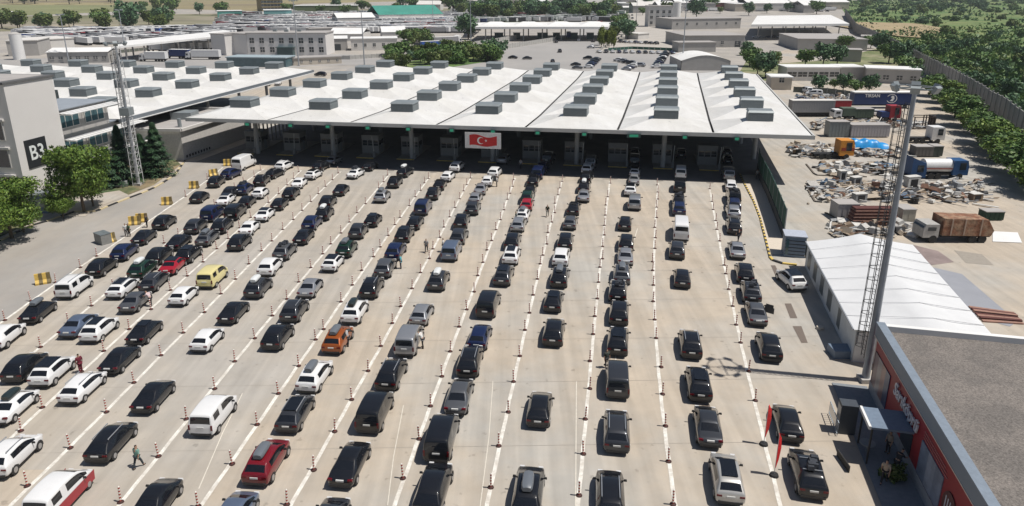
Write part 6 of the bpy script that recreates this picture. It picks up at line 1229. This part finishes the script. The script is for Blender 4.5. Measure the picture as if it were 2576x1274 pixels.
# ---------------------------------------------------------------- uncountable far vehicles and roofs
for j, (y0, y1, x0, x1, n) in enumerate([(84, 80, 900, 1150, 22), (58, 54, 960, 1190, 16), (42, 38, 700, 950, 20), (92, 76, 60, 520, 26)]):
    lotrow((x0, y0), (x1, y1), n, R(72 + 5 * (j % 2)), 'trailers in the outer rows of the truck lots', ['lorry in the near row left of the dark grove', 'lorry in the row before the green-roofed hall', 'lorry in the farthest row of the truck lot', 'lorry in the long row across the upper left lot'][j])
q = random.Random(21); b = MB()
for i in range(2600):
    z_ = q.random()
    if z_ < .45: bx, by = q.uniform(560, 1190), q.uniform(36, 84)
    elif z_ < .62: bx, by = q.uniform(60, 600), q.uniform(80, 112)
    elif z_ < .8: bx, by = q.uniform(1150, 1560), q.uniform(14, 56)
    else: bx, by = q.uniform(1180, 2090), q.uniform(4, 30)
    p = P(bx, by); an = R(q.gauss(75, 12)); rot = Matrix.Translation(p) @ Matrix.Rotation(an, 4, 'Z'); k = q.random(); mi = 0 if k < .62 else (1 if k < .8 else (2 if k < .95 else 3))
    if q.random() < .5: b.box(-1.25, 1.25, -6.5, 6.5, 1.0, 3.8, mi, rot); b.box(-1.1, 1.1, 6.9, 8.8, .6, 3.2, 0, rot, .92); b.box(-.9, .9, -6, 8.4, .1, 1.0, 2, rot)
    else: b.box(-.9, .9, -2.2, 2.2, .25, .95, mi, rot); b.box(-.75, .75, -1.4, 1.1, .95, 1.5, 2, rot, .85)
tag(b.build('distant_vehicles', [LB['white'], LB['grey'], mat('dark_paint', (.03, .03, .035), .4), LB['red']]), 'mass of parked lorries and cars filling the distant lots', 'vehicles', kind='stuff')
scatter(30, 1150, 2080, 3, 40, DT, 1.2, 2.4, 'green tree between the halls of the distant estate', 'trees between the distant halls')

scatter(34, 1180, 1560, 22, 54, DT, 1.4, 2.8, 'green tree in the belt behind the far canopy', 'tree belt behind the far canopy')
scatter(14, 985, 1250, 132, 170, [('scrub_bush', 1), ('scrub_bush', 2), ('scrub_bush', 0)], 1.2, 2.2, 'low bush filling the green clump behind the canopy', 'bushes behind the main canopy', cat='bush')

def tyre_ring(b, x, y, z, r_=.5, w_=.28, n=14):
    for i in range(n):
        t0, t1 = 2 * math.pi * i / n, 2 * math.pi * (i + 1) / n; q = lambda t, rr_, zz: (x + rr_ * math.cos(t), y + rr_ * math.sin(t), z + zz)
        b.face([q(t0, r_, 0), q(t1, r_, 0), q(t1, r_, w_), q(t0, r_, w_)]); b.face([q(t0, r_, w_), q(t1, r_, w_), q(t1, r_ * .55, w_), q(t0, r_ * .55, w_)]); b.face([q(t0, r_ * .55, w_), q(t1, r_ * .55, w_), q(t1, r_ * .55, 0), q(t0, r_ * .55, 0)])
for i, (bx, by, n, lb) in enumerate([(2008, 392, 4, 'stack of old tyres left of the orange lorry'), (2022, 394, 2, 'two old tyres lying beside the tall tyre stack'), (2215, 440, 3, 'stack of tyres in front of the battered blue lorry'), (2300, 512, 3, 'stack of tyres at the front of the large scrap heap')]):
    p = P(bx, by); b = MB(); [tyre_ring(b, .06 * math.sin(j * 3), .05 * math.cos(j * 2), .29 * j) for j in range(n)]; o = b.build('tyre_stack', TYRE); o.location = p; tag(o, lb, 'tyres')
for i, (bx, by, w_, h_, m_, lb) in enumerate([(2290, 480, 2.2, 2.3, _w, 'white cabin shell lying behind the large scrap heap'), (2150, 470, 1.6, 1.6, _g, 'grey metal cabinet standing in the large scrap heap'), (2115, 458, 1.1, 1.9, _p, 'pale upright locker at the left of the large scrap heap'), (2452, 505, 1.6, 1.1, mat('scrap_brown', (.2, .1, .07)), 'rusty brown crate at the right end of the large heap'), (2196, 428, 1.0, 1.0, mat('cont_green', (.08, .11, .08)), 'olive box on top of the small scrap pile'), (2160, 508, 1.9, 1.3, _g, 'dull grey plate box in front of the large heap')]):
    r = empty('scrap_cabinet', P(bx, by), rr.uniform(-.4, .4)); tag(r, lb, 'cabinet'); b = MB(); b.box(-w_ / 2, w_ / 2, -.5, .5, 0, h_); b.build('body', m_, r); b = MB(); b.box(-w_ / 2 - .05, w_ / 2 + .05, -.55, .55, h_, h_ + .06); b.build('top', _w, r); b = MB(); b.box(-w_ * .3, w_ * .3, -.52, -.5, h_ * .3, h_ * .85); b.build('opening', DARK, r)
# dense far scrub, one uncountable mass
from mathutils import noise as NN
q = random.Random(31); b = MB(); k = 0
while k < 42000:
    u, v = q.random() * .8, q.random() ** .8; x, y = scrub_xy(u, v); nz = NN.noise(Vector((x / 28, y / 40, 1.7))) + .5 * NN.noise(Vector((x / 9, y / 14, 5.1)))
    if nz < -.05 + .25 * q.random(): continue
    k += 1; s_ = q.uniform(.35, .9) * (1 + y / 500); zz = .8 * min(1, 4 * u) + q.random() * (1.2 + 2.6 * max(0, nz)); d = Vector((q.gauss(0, 1), q.gauss(0, 1), q.gauss(0, .7))).normalized(); e = d.orthogonal().normalized(); f_ = d.cross(e); p = Vector((x, y, zz)); b.face([p - e * s_, p - f_ * s_ * .6, p + e * s_, p + f_ * s_ * .6])
tag(b.build('scrub', leafmat('far_scrub', (.035, .08, .025), (.12, .20, .05), (.07, .14, .035))), 'dense green scrub covering the ground beyond the concrete wall', 'scrub', kind='stuff')
# ---------------------------------------------------------------- air
hz = MB(); hz.box(-2700, 2700, -80, 6200, -1.1, 33.5)
me = hz.mesh('haze', []) ; me.materials.clear(); hm = bpy.data.materials.new('haze_air'); hm.use_nodes = True; n_ = hm.node_tree; n_.nodes.remove(n_.nodes['Principled BSDF']); pv_ = n_.nodes.new('ShaderNodeVolumePrincipled'); pv_.inputs['Density'].default_value = .0001; pv_.inputs['Color'].default_value = (.86, .92, 1, 1)
n_.links.new(pv_.outputs[0], n_.nodes['Material Output'].inputs['Volume']); me.materials.append(hm); ho = link(bpy.data.objects.new('haze', me)); tag(ho, 'thin pale haze over the far lots and fields', 'haze', kind='stuff')
